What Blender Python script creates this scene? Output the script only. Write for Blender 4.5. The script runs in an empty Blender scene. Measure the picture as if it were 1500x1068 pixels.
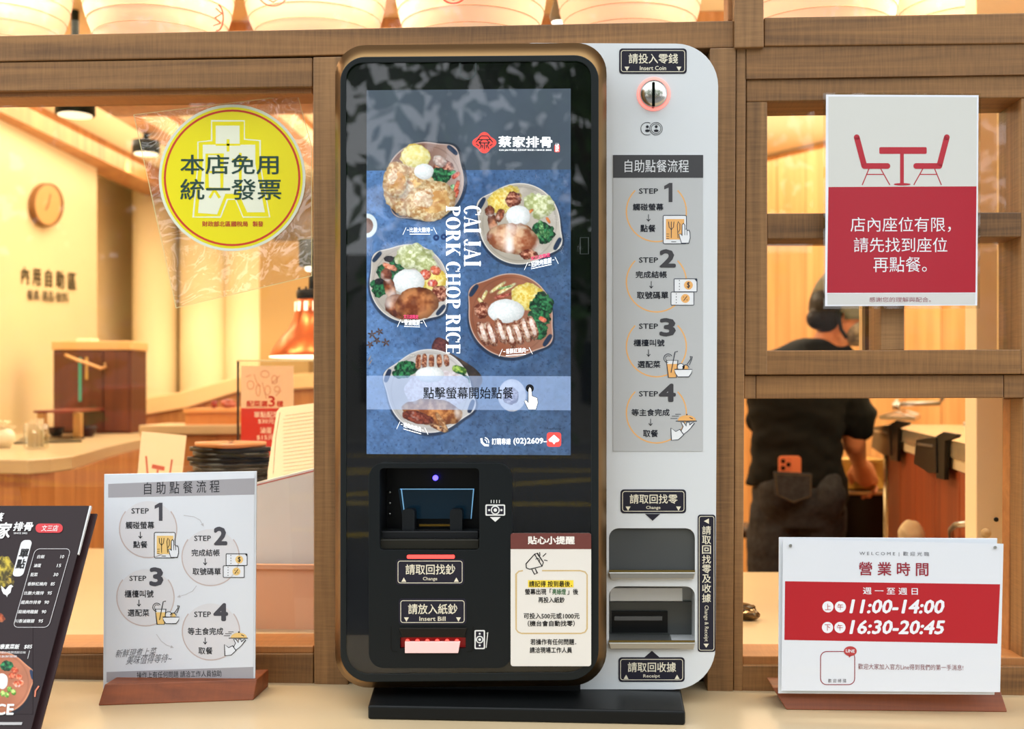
import bpy, bmesh, math, random
import numpy as np
from mathutils import Vector, noise
from mathutils.geometry import tessellate_polygon
random.seed(7)
SC = bpy.context.scene
COL = SC.collection

# ---------------------------------------------------------------- camera, sky, lights, exposure
FPX, HZ, TAN = 1700.0, 575.0, 0.066
TH = math.atan(TAN)
EYE = Vector((0.0, -1.65, 1.30))
FWD = Vector((-math.sin(TH), math.cos(TH), 0))
RGT = Vector((math.cos(TH), math.sin(TH), 0))
UPV = Vector((0, 0, 1))
cd = bpy.data.cameras.new('camera')
cam = bpy.data.objects.new('camera', cd); COL.objects.link(cam)
cam.location = EYE; cam.rotation_euler = (math.pi/2, 0, TH)
cd.sensor_width = 36; cd.lens = FPX/1500*36
cd.shift_y = (HZ-534)/1500
cd.dof.use_dof = True; cd.dof.focus_distance = 1.56; cd.dof.aperture_fstop = 5.2
cd.clip_start = 0.02
SC.camera = cam
SC.view_settings.view_transform = 'Standard'
SC.view_settings.look = 'None'
SC.view_settings.exposure = 0.0
SC.view_settings.gamma = 1.0
SC.view_settings.use_curve_mapping = False
W = bpy.data.worlds.new('overcast_sky'); SC.world = W; W.use_nodes = True
bg = W.node_tree.nodes['Background']
bg.inputs[0].default_value = (0.92, 0.96, 1.0, 1); bg.inputs[1].default_value = 2.7

def area(name, loc, rot, sx, sy, power, color):
    l = bpy.data.lights.new(name, 'AREA'); l.shape = 'RECTANGLE'; l.size = sx; l.size_y = sy
    l.energy = power; l.color = color
    o = bpy.data.objects.new(name, l); COL.objects.link(o); o.location = loc; o.rotation_euler = rot
    return o
WARM = (1.0, 0.87, 0.62)
area('ceiling_fill_light', (-1.6, 2.7, 2.42), (0, 0, 0), 2.4, 2.6, 104, WARM)
area('ceiling_fill_light', (1.4, 3.0, 2.42), (0, 0, 0), 2.6, 2.2, 76, WARM)
area('ceiling_fill_light', (-1.1, 0.42, 2.36), (math.radians(42), 0, 0), 1.6, 0.3, 34, WARM)  # added fill pair without fittings, tilted inward to light viewer-facing surfaces
area('ceiling_fill_light', (1.0, 0.42, 2.36), (math.radians(42), 0, 0), 1.4, 0.3, 36, WARM)

area('ceiling_uplight_fill', (-1.3, 3.2, 2.15), (math.pi, 0, 0), 1.6, 2.0, 17, WARM)  # added upward fills to brighten the ceiling; no cove is modelled
area('ceiling_uplight_fill', (.9, 2.6, 2.15), (math.pi, 0, 0), 1.4, 2.0, 12, WARM)

# ---------------------------------------------------------------- pixel -> world helpers
def ray(px, py):
    return FWD + RGT*((px-750)/FPX) + UPV*((HZ-py)/FPX)
class Pl:
    def __init__(s, p, n):
        s.p = Vector(p); s.n = Vector(n).normalized()
    def un(s, px, py, off=0.0):
        d = ray(px, py); p = s.p + s.n*off
        return EYE + d*((p-EYE).dot(s.n)/d.dot(s.n))
def PY(Y): return Pl((0, Y, 0), (0, -1, 0))
def P3(a, b, c):
    A, B, Cc = [at(*q) for q in (a, b, c)]
    n = (B-A).cross(Cc-A).normalized()
    if n.dot(EYE-A) < 0: n = -n
    return Pl(A, n)
def at(px, py, Y): return PY(Y).un(px, py)
def atz(px, py, Z):
    d = ray(px, py); return EYE + d*((Z-EYE.z)/d.z)

# ---------------------------------------------------------------- materials
def lin(c):
    c = c/255.0
    return c/12.92 if c <= 0.04045 else ((c+0.055)/1.055)**2.4
def rgb(r, g, b): return (lin(r), lin(g), lin(b), 1)
MATS = {}
def bsdf_of(m): return m.node_tree.nodes['Principled BSDF']
def mat(name, col, rough=0.6, metal=0.0, emit=0, vary=0.0, scale=20, coat=0.0, bump=0.0, spec=None):
    key = (name, col, rough, metal, emit, vary)
    if key in MATS: return MATS[key]
    m = bpy.data.materials.new(name); m.use_nodes = True
    b = bsdf_of(m); c = rgb(*col)
    b.inputs['Base Color'].default_value = c
    b.inputs['Roughness'].default_value = rough; b.inputs['Metallic'].default_value = metal
    b.inputs['Coat Weight'].default_value = coat
    if spec is not None: b.inputs['Specular IOR Level'].default_value = spec
    elif max(col) < 60: b.inputs['Specular IOR Level'].default_value = 0.22
    nt = m.node_tree
    if emit:
        b.inputs['Emission Color'].default_value = c; b.inputs['Emission Strength'].default_value = emit
    if vary or bump:
        tc = nt.nodes.new('ShaderNodeTexCoord'); n = nt.nodes.new('ShaderNodeTexNoise')
        n.inputs['Scale'].default_value = scale; n.inputs['Detail'].default_value = 5
        nt.links.new(tc.outputs['Object'], n.inputs['Vector'])
        if vary:
            r = nt.nodes.new('ShaderNodeValToRGB')
            r.color_ramp.elements[0].position = 0.3; r.color_ramp.elements[1].position = 0.7
            r.color_ramp.elements[0].color = tuple(max(0, x*(1-vary)) for x in c[:3])+(1,)
            r.color_ramp.elements[1].color = tuple(min(1, x*(1+vary)) for x in c[:3])+(1,)
            nt.links.new(n.outputs['Fac'], r.inputs[0]); nt.links.new(r.outputs[0], b.inputs['Base Color'])
        if bump:
            bp = nt.nodes.new('ShaderNodeBump'); bp.inputs['Strength'].default_value = bump
            bp.inputs['Distance'].default_value = 0.002
            nt.links.new(n.outputs['Fac'], bp.inputs['Height']); nt.links.new(bp.outputs[0], b.inputs['Normal'])
    MATS[key] = m
    return m
def wood(name, dark, light, axis='x', scale=1.0, rough=0.5, weave=0.25):
    m = bpy.data.materials.new(name); m.use_nodes = True
    nt = m.node_tree; b = bsdf_of(m); b.inputs['Roughness'].default_value = rough
    tc = nt.nodes.new('ShaderNodeTexCoord')
    oi = nt.nodes.new('ShaderNodeObjectInfo')
    va = nt.nodes.new('ShaderNodeVectorMath'); va.operation = 'ADD'
    sc_ = nt.nodes.new('ShaderNodeVectorMath'); sc_.operation = 'SCALE'; sc_.inputs[3].default_value = 7.0
    cb = nt.nodes.new('ShaderNodeCombineXYZ')
    for i in range(3): nt.links.new(oi.outputs['Random'], cb.inputs[i])
    nt.links.new(cb.outputs[0], sc_.inputs[0])
    nt.links.new(tc.outputs['Object'], va.inputs[0]); nt.links.new(sc_.outputs[0], va.inputs[1])
    mp = nt.nodes.new('ShaderNodeMapping')
    s = [60*scale]*3; s['xyz'.index(axis)] = 2.2*scale
    mp.inputs['Scale'].default_value = s
    nt.links.new(va.outputs[0], mp.inputs['Vector'])
    n = nt.nodes.new('ShaderNodeTexNoise'); n.inputs['Scale'].default_value = 1.0
    n.inputs['Detail'].default_value = 6; n.inputs['Roughness'].default_value = 0.62
    n.inputs['Distortion'].default_value = 0.6
    nt.links.new(mp.outputs[0], n.inputs['Vector'])
    # coarse tone
    mp2 = nt.nodes.new('ShaderNodeMapping'); s2 = [14*scale]*3; s2['xyz'.index(axis)] = 1.2*scale
    mp2.inputs['Scale'].default_value = s2; nt.links.new(va.outputs[0], mp2.inputs['Vector'])
    n2 = nt.nodes.new('ShaderNodeTexNoise'); n2.inputs['Detail'].default_value = 2; n2.inputs['Scale'].default_value = 1
    nt.links.new(mp2.outputs[0], n2.inputs['Vector'])
    # saw marks across the grain
    mp3 = nt.nodes.new('ShaderNodeMapping'); s3 = [25*scale]*3; s3['xyz'.index(axis)] = 420*scale
    mp3.inputs['Scale'].default_value = s3; nt.links.new(va.outputs[0], mp3.inputs['Vector'])
    n3 = nt.nodes.new('ShaderNodeTexNoise'); n3.inputs['Detail'].default_value = 2; n3.inputs['Scale'].default_value = 1
    nt.links.new(mp3.outputs[0], n3.inputs['Vector'])
    mm = nt.nodes.new('ShaderNodeMath'); mm.operation = 'MULTIPLY_ADD'; mm.inputs[1].default_value = 0.6
    m1 = nt.nodes.new('ShaderNodeMath'); m1.operation = 'MULTIPLY'; m1.inputs[1].default_value = 0.4
    nt.links.new(n2.outputs['Fac'], m1.inputs[0]); nt.links.new(n.outputs['Fac'], mm.inputs[0]); nt.links.new(m1.outputs[0], mm.inputs[2])
    m4 = nt.nodes.new('ShaderNodeMath'); m4.operation = 'MULTIPLY_ADD'; m4.inputs[1].default_value = weave
    m5 = nt.nodes.new('ShaderNodeMath'); m5.operation = 'SUBTRACT'; m5.inputs[1].default_value = weave*0.5
    nt.links.new(n3.outputs['Fac'], m4.inputs[0]); nt.links.new(mm.outputs[0], m4.inputs[2]); nt.links.new(m4.outputs[0], m5.inputs[0])
    r = nt.nodes.new('ShaderNodeValToRGB')
    r.color_ramp.elements[0].position = 0.33; r.color_ramp.elements[0].color = rgb(*dark)
    r.color_ramp.elements[1].position = 0.66; r.color_ramp.elements[1].color = rgb(*light)
    nt.links.new(m5.outputs[0], r.inputs[0]); nt.links.new(r.outputs[0], b.inputs['Base Color'])
    bp = nt.nodes.new('ShaderNodeBump'); bp.inputs['Strength'].default_value = 0.35; bp.inputs['Distance'].default_value = 0.001
    nt.links.new(m5.outputs[0], bp.inputs['Height']); nt.links.new(bp.outputs[0], b.inputs['Normal'])
    return m
WH = wood('brown_wood_horizontal', (88, 58, 28), (156, 110, 62), 'x', weave=.2)
WV = wood('brown_wood_vertical', (94, 64, 32), (160, 116, 70), 'z', weave=.2)
WLIP = wood('orange_wood_lip', (140, 88, 42), (176, 118, 64), 'x')
WST = wood('stand_wood', (104, 46, 10), (146, 72, 24), 'x', weave=0.1)
WBAR = wood('bar_wood', (156, 98, 52), (200, 140, 84), 'z', 0.8, weave=0.05)
WWALL = wood('pale_wall_wood', (196, 134, 74), (230, 176, 114), 'z', 0.5, weave=0.0)
WRED = wood('red_brown_veneer', (124, 48, 14), (172, 82, 30), 'z', 0.5, weave=0.0)
WCAB = wood('dark_cabinet_wood', (74, 34, 12), (108, 56, 24), 'z', 0.6, weave=0.0)
def glassmat(name, ior=1.5, rough=0.0, tint=(1, 1, 1, 1), extra=0.0):
    m = bpy.data.materials.new(name); m.use_nodes = True; nt = m.node_tree
    nt.nodes.remove(bsdf_of(m)); out = nt.nodes['Material Output']
    f = nt.nodes.new('ShaderNodeFresnel'); f.inputs[0].default_value = ior
    t = nt.nodes.new('ShaderNodeBsdfTransparent'); t.inputs[0].default_value = tint
    g = nt.nodes.new('ShaderNodeBsdfGlossy'); g.inputs['Roughness'].default_value = rough
    mx = nt.nodes.new('ShaderNodeMixShader')
    geo = nt.nodes.new('ShaderNodeNewGeometry'); nb = nt.nodes.new('ShaderNodeMath'); nb.operation = 'SUBTRACT'
    nb.inputs[0].default_value = 1.0; nt.links.new(geo.outputs['Backfacing'], nb.inputs[1])
    mu = nt.nodes.new('ShaderNodeMath'); mu.operation = 'MULTIPLY'
    ad = nt.nodes.new('ShaderNodeMath'); ad.operation = 'ADD'; ad.inputs[1].default_value = extra
    nt.links.new(f.outputs[0], ad.inputs[0])
    nt.links.new(ad.outputs[0], mu.inputs[0]); nt.links.new(nb.outputs[0], mu.inputs[1])
    nt.links.new(mu.outputs[0], mx.inputs[0]); nt.links.new(t.outputs[0], mx.inputs[1]); nt.links.new(g.outputs[0], mx.inputs[2])
    nt.links.new(mx.outputs[0], out.inputs['Surface'])
    return m
GLASS = glassmat('window_glass', 1.62)
SGLASS = glassmat('screen_glass', 1.62)
SMOKE = glassmat('smoked_flap', 1.5, 0.05, (0.25, 0.25, 0.25, 1))
FILM = glassmat('clear_plastic_film', 1.5, 0.15, (0.95, 0.95, 0.93, 1), 0.05)
_nt = FILM.node_tree; _n = _nt.nodes.new('ShaderNodeTexNoise'); _n.inputs['Scale'].default_value = 22; _n.inputs['Distortion'].default_value = 1.5
_tc = _nt.nodes.new('ShaderNodeTexCoord'); _b = _nt.nodes.new('ShaderNodeBump'); _b.inputs['Strength'].default_value = 1.0; _b.inputs['Distance'].default_value = .02
_nt.links.new(_tc.outputs['Object'], _n.inputs['Vector']); _nt.links.new(_n.outputs['Fac'], _b.inputs['Height'])
for _x in _nt.nodes:
    if _x.type == 'BSDF_GLOSSY': _nt.links.new(_b.outputs[0], _x.inputs['Normal'])
ACR = glassmat('clear_acrylic', 1.5, 0.0, (0.93, 0.93, 0.9, 1), 0.02)
CREAM = mat('cream_wall_paint', (228, 208, 166), 0.7, vary=0.04, scale=2)
CREAMC = mat('cream_ceiling_paint', (240, 222, 184), 0.8)
COUNTER = mat('cream_solid_surface', (196, 174, 138), 0.28, vary=0.03, scale=6)
BLACKM = mat('matte_black_metal', (15, 17, 18), 0.42)
BLACKP = mat('black_plastic', (14, 15, 17), 0.3)
BLACKG = mat('black_gloss', (5, 6, 7), 0.12)
STEEL = mat('brushed_steel', (190, 188, 184), 0.3, 1.0)
BRONZE = mat('brushed_bronze', (142, 112, 72), 0.34, 1.0)
WHITEM = mat('white_powder_coat', (212, 215, 218), 0.38)
PAPER = mat('white_paper', (228, 232, 238), 0.5)
INK = mat('ink_dark', (38, 38, 44), 0.5)

# ---------------------------------------------------------------- object helpers
def tag(o, label=None, cat=None, group=None, kind=None):
    if label: o['label'] = label
    if cat: o['category'] = cat
    if group: o['group'] = group
    if kind: o['kind'] = kind
    return o
def thing(name, label, cat, loc=(0, 0, 0), group=None, kind=None):
    o = bpy.data.objects.new(name, None); COL.objects.link(o); o.location = loc; o.empty_display_size = 0.05
    return tag(o, label, cat, group, kind)
def root_loc(p):
    while p is not None and p.parent is not None: p = p.parent
    return Vector(p.location) if p is not None else Vector((0, 0, 0))
def mk(name, verts, faces, m, parent=None, smooth=False, origin=None, mats=None, midx=None):
    me = bpy.data.meshes.new(name)
    off = root_loc(parent) if parent is not None else (Vector(origin) if origin is not None else Vector((0, 0, 0)))
    me.from_pydata([tuple(Vector(v)-off) for v in verts], [], faces)
    for q in (mats or [m]): me.materials.append(q)
    if midx: me.polygons.foreach_set('material_index', midx)
    if smooth: me.polygons.foreach_set('use_smooth', [True]*len(me.polygons))
    o = bpy.data.objects.new(name, me); COL.objects.link(o)
    if parent is not None: o.parent = parent
    elif origin is not None: o.location = off
    return o
def bev(o, w=0.001, seg=2, angle=0.6):
    b = o.modifiers.new('bevel', 'BEVEL'); b.width = w; b.segments = seg; b.limit_method = 'ANGLE'; b.angle_limit = angle
    return o
def fixn(o):
    bm = bmesh.new(); bm.from_mesh(o.data); bmesh.ops.recalc_face_normals(bm, faces=bm.faces); bm.to_mesh(o.data); bm.free()
    return o
def solid(name, loops, pl, depth, m, parent=None, bevel=0, off=0.0, **k):
    """outline(s) in photo pixels laid on plane pl, given real thickness away from the viewer; loops[1:] are holes"""
    if not isinstance(loops[0][0], (tuple, list)): loops = [loops]
    if not isinstance(pl, Pl): pl = PY(pl)
    fr, bk, faces, base = [], [], [], 0
    allp = [p for l in loops for p in l]; n = len(allp)
    fr = [pl.un(x, y, off) for x, y in allp]; bk = [v - pl.n*depth for v in fr]
    tris = tessellate_polygon([[Vector((x, y, 0)) for x, y in l] for l in loops])
    if len(loops) == 1 and n == 4: tris = [(0, 1, 2, 3)]
    for t in tris:
        faces.append(tuple(t)); faces.append(tuple(i+n for i in reversed(t)))
    for l in loops:
        k_ = len(l)
        for i in range(k_):
            a, b = base+i, base+(i+1) % k_
            faces.append((a, b, b+n, a+n))
        base += k_
    o = mk(name, fr+bk, faces, m, parent, **k); fixn(o)
    if bevel: bev(o, bevel)
    return o
def rect(x0, y0, x1, y1): return [(x0, y0), (x1, y0), (x1, y1), (x0, y1)]
def rr(x0, y0, x1, y1, r, seg=6, skew=0.0):
    """rounded rectangle, r = one or four radii (TL,TR,BR,BL)"""
    if not isinstance(r, (tuple, list)): r = (r,)*4
    pts = []
    for (cx, cy, a0, q) in ((x0+r[0], y0+r[0], 180, r[0]), (x1-r[1], y0+r[1], 270, r[1]), (x1-r[2], y1-r[2], 0, r[2]), (x0+r[3], y1-r[3], 90, r[3])):
        for i in range(seg+1):
            a = math.radians(a0+90*i/seg); pts.append((cx+q*math.cos(a), cy+q*math.sin(a)))
    if skew:
        xm = (x0+x1)/2; pts = [(x, y+skew*(x-xm)) for x, y in pts]
    return pts
def quadmap(q, pts):
    """unit square points -> pixel quad TL,TR,BR,BL"""
    return [((1-u)*(1-v)*q[0][0]+u*(1-v)*q[1][0]+u*v*q[2][0]+(1-u)*v*q[3][0],
             (1-u)*(1-v)*q[0][1]+u*(1-v)*q[1][1]+u*v*q[2][1]+(1-u)*v*q[3][1]) for u, v in pts]
def box(name, x0, x1, y0, y1, z0, z1, m, parent=None, bevel=0, **k):
    v = [(x, y, z) for z in (z0, z1) for y in (y0, y1) for x in (x0, x1)]
    f = [(0, 2, 3, 1), (4, 5, 7, 6), (0, 1, 5, 4), (2, 6, 7, 3), (0, 4, 6, 2), (1, 3, 7, 5)]
    o = mk(name, v, f, m, parent, **k)
    if bevel: bev(o, bevel)
    return o
def lathe(name, prof, c, m, parent=None, seg=32, smooth=True, **k):
    """prof: (radius, z) list, c: centre"""
    v, f = [], []
    for r, z in prof:
        for i in range(seg):
            a = 2*math.pi*i/seg; v.append((c[0]+r*math.cos(a), c[1]+r*math.sin(a), c[2]+z))
    for j in range(len(prof)-1):
        for i in range(seg):
            a, b = j*seg+i, j*seg+(i+1) % seg; f.append((a, b, b+seg, a+seg))
    f.append(tuple(range(seg))[::-1]); f.append(tuple((len(prof)-1)*seg+i for i in range(seg)))
    return fixn(mk(name, v, f, m, parent, smooth, **k))
def tube_vf(pts, r, seg=10, v0=0):
    pts = [Vector(p) for p in pts]; v, f = [], []
    rs = r if isinstance(r, (list, tuple)) else [r]*len(pts)
    for i, p in enumerate(pts):
        d = (pts[min(i+1, len(pts)-1)]-pts[max(i-1, 0)]).normalized()
        a = d.cross(Vector((0, 0, 1)) if abs(d.z) < 0.9 else Vector((1, 0, 0))).normalized(); b = d.cross(a)
        for k in range(seg):
            t = 2*math.pi*k/seg; v.append(p+(a*math.cos(t)+b*math.sin(t))*rs[i])
    for i in range(len(pts)-1):
        for k in range(seg):
            A, B = v0+i*seg+k, v0+i*seg+(k+1) % seg; f.append((A, B, B+seg, A+seg))
    f.append(tuple(v0+k for k in range(seg))[::-1]); f.append(tuple(v0+(len(pts)-1)*seg+k for k in range(seg)))
    return v, f
def tube(name, pts, r, m, parent=None, seg=10, smooth=True, **k):
    v, f = tube_vf(pts, r, seg); return fixn(mk(name, v, f, m, parent, smooth, **k))
def loft(name, rings, m, parent=None, seg=24, smooth=True, wob=0.0, **k):
    """rings: (centre, rx, ry[, tilt vector up]) horizontal ellipses"""
    v, f = [], []
    for c, rx, ry in rings:
        for i in range(seg):
            a = 2*math.pi*i/seg
            p = Vector((c[0]+rx*math.cos(a), c[1]+ry*math.sin(a), c[2]))
            if wob: p += Vector((math.cos(a), math.sin(a), 0))*wob*noise.noise(p*14)
            v.append(p)
    for j in range(len(rings)-1):
        for i in range(seg):
            a, b = j*seg+i, j*seg+(i+1) % seg; f.append((a, b, b+seg, a+seg))
    f.append(tuple(range(seg))[::-1]); f.append(tuple((len(rings)-1)*seg+i for i in range(seg)))
    return fixn(mk(name, v, f, m, parent, smooth, **k))
def copy_tree(o, parent=None):
    c = o.copy(); COL.objects.link(c)
    if parent is not None: c.parent = parent
    for ch in list(o.children): copy_tree(ch, c)
    return c

# ---------------------------------------------------------------- flat print: polygons, strokes and lettering on a plane
_TXT = {}
def glyphs(s, wt):
    if (s, wt) in _TXT: return _TXT[(s, wt)]
    c = bpy.data.curves.new('tmp', 'FONT'); c.body = s; c.size = 1; c.resolution_u = 2; c.offset = wt
    o = bpy.data.objects.new('tmp', c); COL.objects.link(o)
    dg = bpy.context.evaluated_depsgraph_get()
    me = bpy.data.meshes.new_from_object(o.evaluated_get(dg))
    n = len(me.vertices); co = np.empty(n*3); me.vertices.foreach_get('co', co); co = co.reshape(-1, 3)[:, :2].copy()
    fs = [tuple(p.vertices) for p in me.polygons]
    bpy.data.objects.remove(o); bpy.data.curves.remove(c); bpy.data.meshes.remove(me)
    _TXT[(s, wt)] = (co, fs); return co, fs
class Print:
    def __init__(s, pl, parent, base=0.0):
        s.pl = pl if isinstance(pl, Pl) else PY(pl); s.parent = parent; s.d = {}; s.base = base; s.order = 0
    def add(s, key, pts, faces, m, lay, steps=1):
        vs, fs, ms, mi = s.d.setdefault(key, ([], [], [], []))
        if m not in ms: ms.append(m)
        k = ms.index(m); n = len(vs); off = s.base+lay*0.00012
        q_ = max(1, len(pts)//steps); vs += [s.pl.un(x, y, off+(i//q_)*1.1e-5) for i, (x, y) in enumerate(pts)]
        fs += [tuple(i+n for i in f) for f in faces]; mi += [k]*len(faces)
    def poly(s, pts, m, lay=1, key='printed_artwork', holes=()):
        loops = [pts]+list(holes)
        t = tessellate_polygon([[Vector((x, y, 0)) for x, y in l] for l in loops])
        s.add(key, [p for l in loops for p in l], [tuple(i) for i in t], m, lay)
    def stroke(s, pts, w, m, lay=2, key='printed_artwork', closed=False):
        n = len(pts); L, R = [], []
        for i in range(n):
            if closed: a, b = pts[i-1], pts[(i+1) % n]
            else: a, b = pts[max(i-1, 0)], pts[min(i+1, n-1)]
            dx, dy = b[0]-a[0], b[1]-a[1]; q = math.hypot(dx, dy) or 1
            nx, ny = -dy/q, dx/q
            k = 1.0
            if 0 < i < n-1 or closed:
                p = pts[i-1]; ex, ey = pts[i][0]-p[0], pts[i][1]-p[1]; e = math.hypot(ex, ey) or 1
                cs = abs((-ey/e)*nx+(ex/e)*ny); k = min(1/max(cs, 0.3), 1.6)
            L.append((pts[i][0]+nx*w/2*k, pts[i][1]+ny*w/2*k)); R.append((pts[i][0]-nx*w/2*k, pts[i][1]-ny*w/2*k))
        f = [(i, (i+1) % n, n+(i+1) % n, n+i) for i in range(n if closed else n-1)]
        s.add(key, L+R, f, m, lay)
    def arc(s, cx, cy, r, a0, a1, w, m, lay=2, key='printed_artwork', ry=None, n=28):
        ry = ry or r
        pts = [(cx+r*math.cos(math.radians(a0+(a1-a0)*i/n)), cy+ry*math.sin(math.radians(a0+(a1-a0)*i/n))) for i in range(n+1)]
        s.stroke(pts, w, m, lay, key)
    def disc(s, cx, cy, r, m, lay=1, key='printed_artwork', ry=None, n=28):
        ry = ry or r
        s.poly([(cx+r*math.cos(2*math.pi*i/n), cy+ry*math.sin(2*math.pi*i/n)) for i in range(n)], m, lay, key)
    def text(s, t, x0, y0, x1, y1, m, wt=0.01, lay=3, key='lettering', shear=0.0, slope=0.0, rot=0):
        if t == '1':
            w_, h_ = x1-x0, y1-y0; s.poly([(x0, y0+h_*.16), (x0+w_*.62, y0), (x1, y0), (x1, y1), (x1-w_*.46, y1), (x1-w_*.46, y0+h_*.24), (x0, y0+h_*.34)], m, lay, key); return
        co, fs = glyphs(t, 0.0); steps = 1
        if not len(co): return
        if wt > .008:
            q_ = wt*.7; n_ = len(co)
            steps = 8 if wt > .026 else 4
            sh_ = [(wt, 0), (-wt, 0), (0, wt), (0, -wt)]+([(q_, q_), (-q_, q_), (q_, -q_), (-q_, -q_)] if wt > .026 else [])
            fs = [tuple(i+k*n_ for i in f) for k in range(len(sh_)) for f in fs]
            co = np.concatenate([co+np.array(d_)[None] for d_ in sh_])
        a, b = co.min(0), co.max(0); u = (co-a)/(b-a+1e-9)
        if rot == 90: xs = x0+(x1-x0)*u[:, 1]; ys = y0+(y1-y0)*u[:, 0]
        else: xs = x0+(x1-x0)*u[:, 0]; ys = y1-(y1-y0)*u[:, 1]
        xm, ym = (x0+x1)/2, (y0+y1)/2
        xs2 = xs-shear*(ys-ym); ys2 = ys+slope*(xs-xm)
        s.add(key, list(zip(xs2.tolist(), ys2.tolist())), fs, m, lay, steps)
    def done(s):
        for k, (vs, fs, ms, mi) in s.d.items():
            o = mk(k, vs, fs, None, s.parent, mats=ms, midx=mi); o['kind'] = 'stuff'
            # face the prints toward the viewer side
            bm = bmesh.new(); bm.from_mesh(o.data)
            for f in bm.faces:
                f.normal_update()
                if f.normal.dot(s.pl.n) < 0: f.normal_flip()
            bm.to_mesh(o.data); bm.free()
def ink(r, g, b, rough=0.5): return mat('ink', (r, g, b), rough)
#@@PART2

# ================================================================ THE SETTING
CZ = 0.88
def struct(name, label, cat='wall'):
    return thing(name, label, cat, kind='structure')
fr = struct('wall_front', 'brown wood-grain shopfront framing of beams, posts and rails', 'shopfront')
def wp(name, poly, m, Y=0.0, d=0.09, b=0.0015): return solid(name, poly, Y, d, m, fr, b)
wp('beam', [(-160, 55.5), (1075, 30), (1075, 69.5), (-160, 93)], WH, 0.0)
wp('beam', [(-160, 93.6), (457.5, 84.4), (457.5, 127), (-160, 136)], WH, 0.002)
wp('lip', [(-160, 136), (457.5, 127), (457.5, 137), (-160, 145)], WLIP, 0.012, 0.06)
wp('post', [(458.5, 83.6), (512, 82.4), (510, 1004), (460, 1003)], WV, -0.001, 0.10)
wp('back_panel', [(505, 80), (1046, 70), (1044, 1013), (505, 1004)], mat('dark_brown_panel', (52, 30, 16), 0.6), 0.05, 0.04)
wp('post', [(1040, 70.2), (1078, 69.5), (1074, 1014), (1036, 1013)], WV, -0.002, 0.10)
wp('post', [(1078.6, 69.5), (1093, 69), (1088, 1015), (1074.6, 1014)], WV, 0.001, 0.10)
wp('post', [(1075.5, -60), (1118.5, -60), (1119, 69), (1076, 70)], WV, -0.008, 0.10)
wp('lip', [(1066, -60), (1075, -60), (1075, 30), (1066, 30.5)], WLIP, 0.02, 0.05)
wp('beam', [(1119.5, 25.5), (1640, 16.5), (1640, 62), (1119.5, 67.5)], WH, -0.003)
wp('beam', [(1093.5, 69), (1119, 68.4), (1640, 63), (1640, 107), (1093.5, 115.5)], WH, 0.0)
wp('rail', [(1093.5, 116.2), (1640, 107.8), (1640, 141), (1124, 148.5), (1093.5, 148.9)], WH, 0.004)
wp('stile', [(1093.5, 149), (1124, 148.6), (1124, 549), (1091, 549)], WV, 0.005)
wp('stile', [(1496, 143), (1560, 142), (1560, 548), (1496, 548)], WV, 0.006)
wp('muntin', [(1124, 312.5), (1496, 311), (1496, 347), (1124, 350)], WH, 0.006, 0.07)
wp('muntin', [(1289, 145), (1325, 145), (1325, 311), (1289, 312)], WV, 0.007, 0.07)
wp('muntin', [(1290, 349), (1325, 348.5), (1325, 513), (1290, 513.5)], WV, 0.007, 0.07)
wp('rail', [(1121, 513.5), (1496, 512), (1496, 548), (1121, 549)], WH, 0.0055)
wp('rail', [(1107.5, 550), (1470, 549), (1470, 583), (1107.5, 584)], WH, 0.012, 0.08)
wp('rail_block', [(1090, 550), (1107, 550), (1107, 584), (1090, 584)], WV, 0.012, 0.08)
wp('rail_block', [(1470.5, 549), (1600, 548), (1600, 582), (1470.5, 583)], WH, 0.013, 0.08)
wp('sill_rail', [(-160, 960), (459, 957.5), (459, 1003.5), (-160, 1000)], WH, 0.002, 0.10)
wp('sill_lip', [(-160, 949), (459, 946.5), (459, 957), (-160, 959.5)], WLIP, 0.006, 0.09)
wp('sill_rail', [(1087.5, 975), (1640, 977), (1640, 1023), (1087.5, 1015)], WH, 0.002, 0.10)
wp('sill_lip', [(1087.5, 961), (1640, 964), (1640, 976.5), (1087.5, 974.5)], WLIP, 0.012, 0.08)
wp('jamb', [(1498, 583), (1560, 583), (1560, 966), (1497, 966)], WV, 0.014, 0.08)
wp('jamb', [(1480, 584), (1491, 584), (1489, 963), (1477, 963)], WLIP, 0.06, 0.03)
wp('edge_strip', [(1492, 584), (1497.5, 584), (1495, 963), (1490, 963)], BRONZE, 0.05, 0.01)
# second sash seen behind the panes of the first
def inner_sash(x0, y0, x1, y1):
    solid('inner_sash_stile', [(x1-22, y0), (x1-6, y0), (x1-6, y1), (x1-22, y1)], 0.10, 0.03, WV, fr, 0.001)
    solid('inner_sash_bead', [(x1-27, y0), (x1-22.6, y0), (x1-22.6, y1), (x1-27, y1)], 0.10, 0.02, mat('pale_bead', (206, 176, 124), 0.5), fr)
    solid('metal_bead', [(x1-6, y0), (x1-1, y0), (x1-1, y1), (x1-6, y1)], 0.09, 0.02, mat('grey_metal_bead', (170, 172, 160), 0.35, 0.6), fr)
    solid('inner_sash_rail', [(x0, y0), (x1-6, y0), (x1-6, y0+8), (x0, y0+8)], 0.095, 0.02, mat('pale_bead', (206, 176, 124), 0.5), fr)
for a in ((1124, 149, 1289, 316), (1325, 145, 1494, 316), (1124, 350, 1290, 518), (1325, 348, 1494, 518)): inner_sash(*a)
solid('inner_sash_rail', [(1124, 150), (1289, 149), (1289, 160), (1124, 161)], 0.092, 0.02, WH, fr)
wl = struct('window_1', 'large clear fixed pane left of the ordering kiosk', 'window')
solid('pane', [(-160, 140), (458, 133), (459, 952), (-160, 954)], 0.036, 0.005, GLASS, wl)
w2 = struct('window_2', 'clerestory glass above the shopfront beams', 'window')
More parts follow.
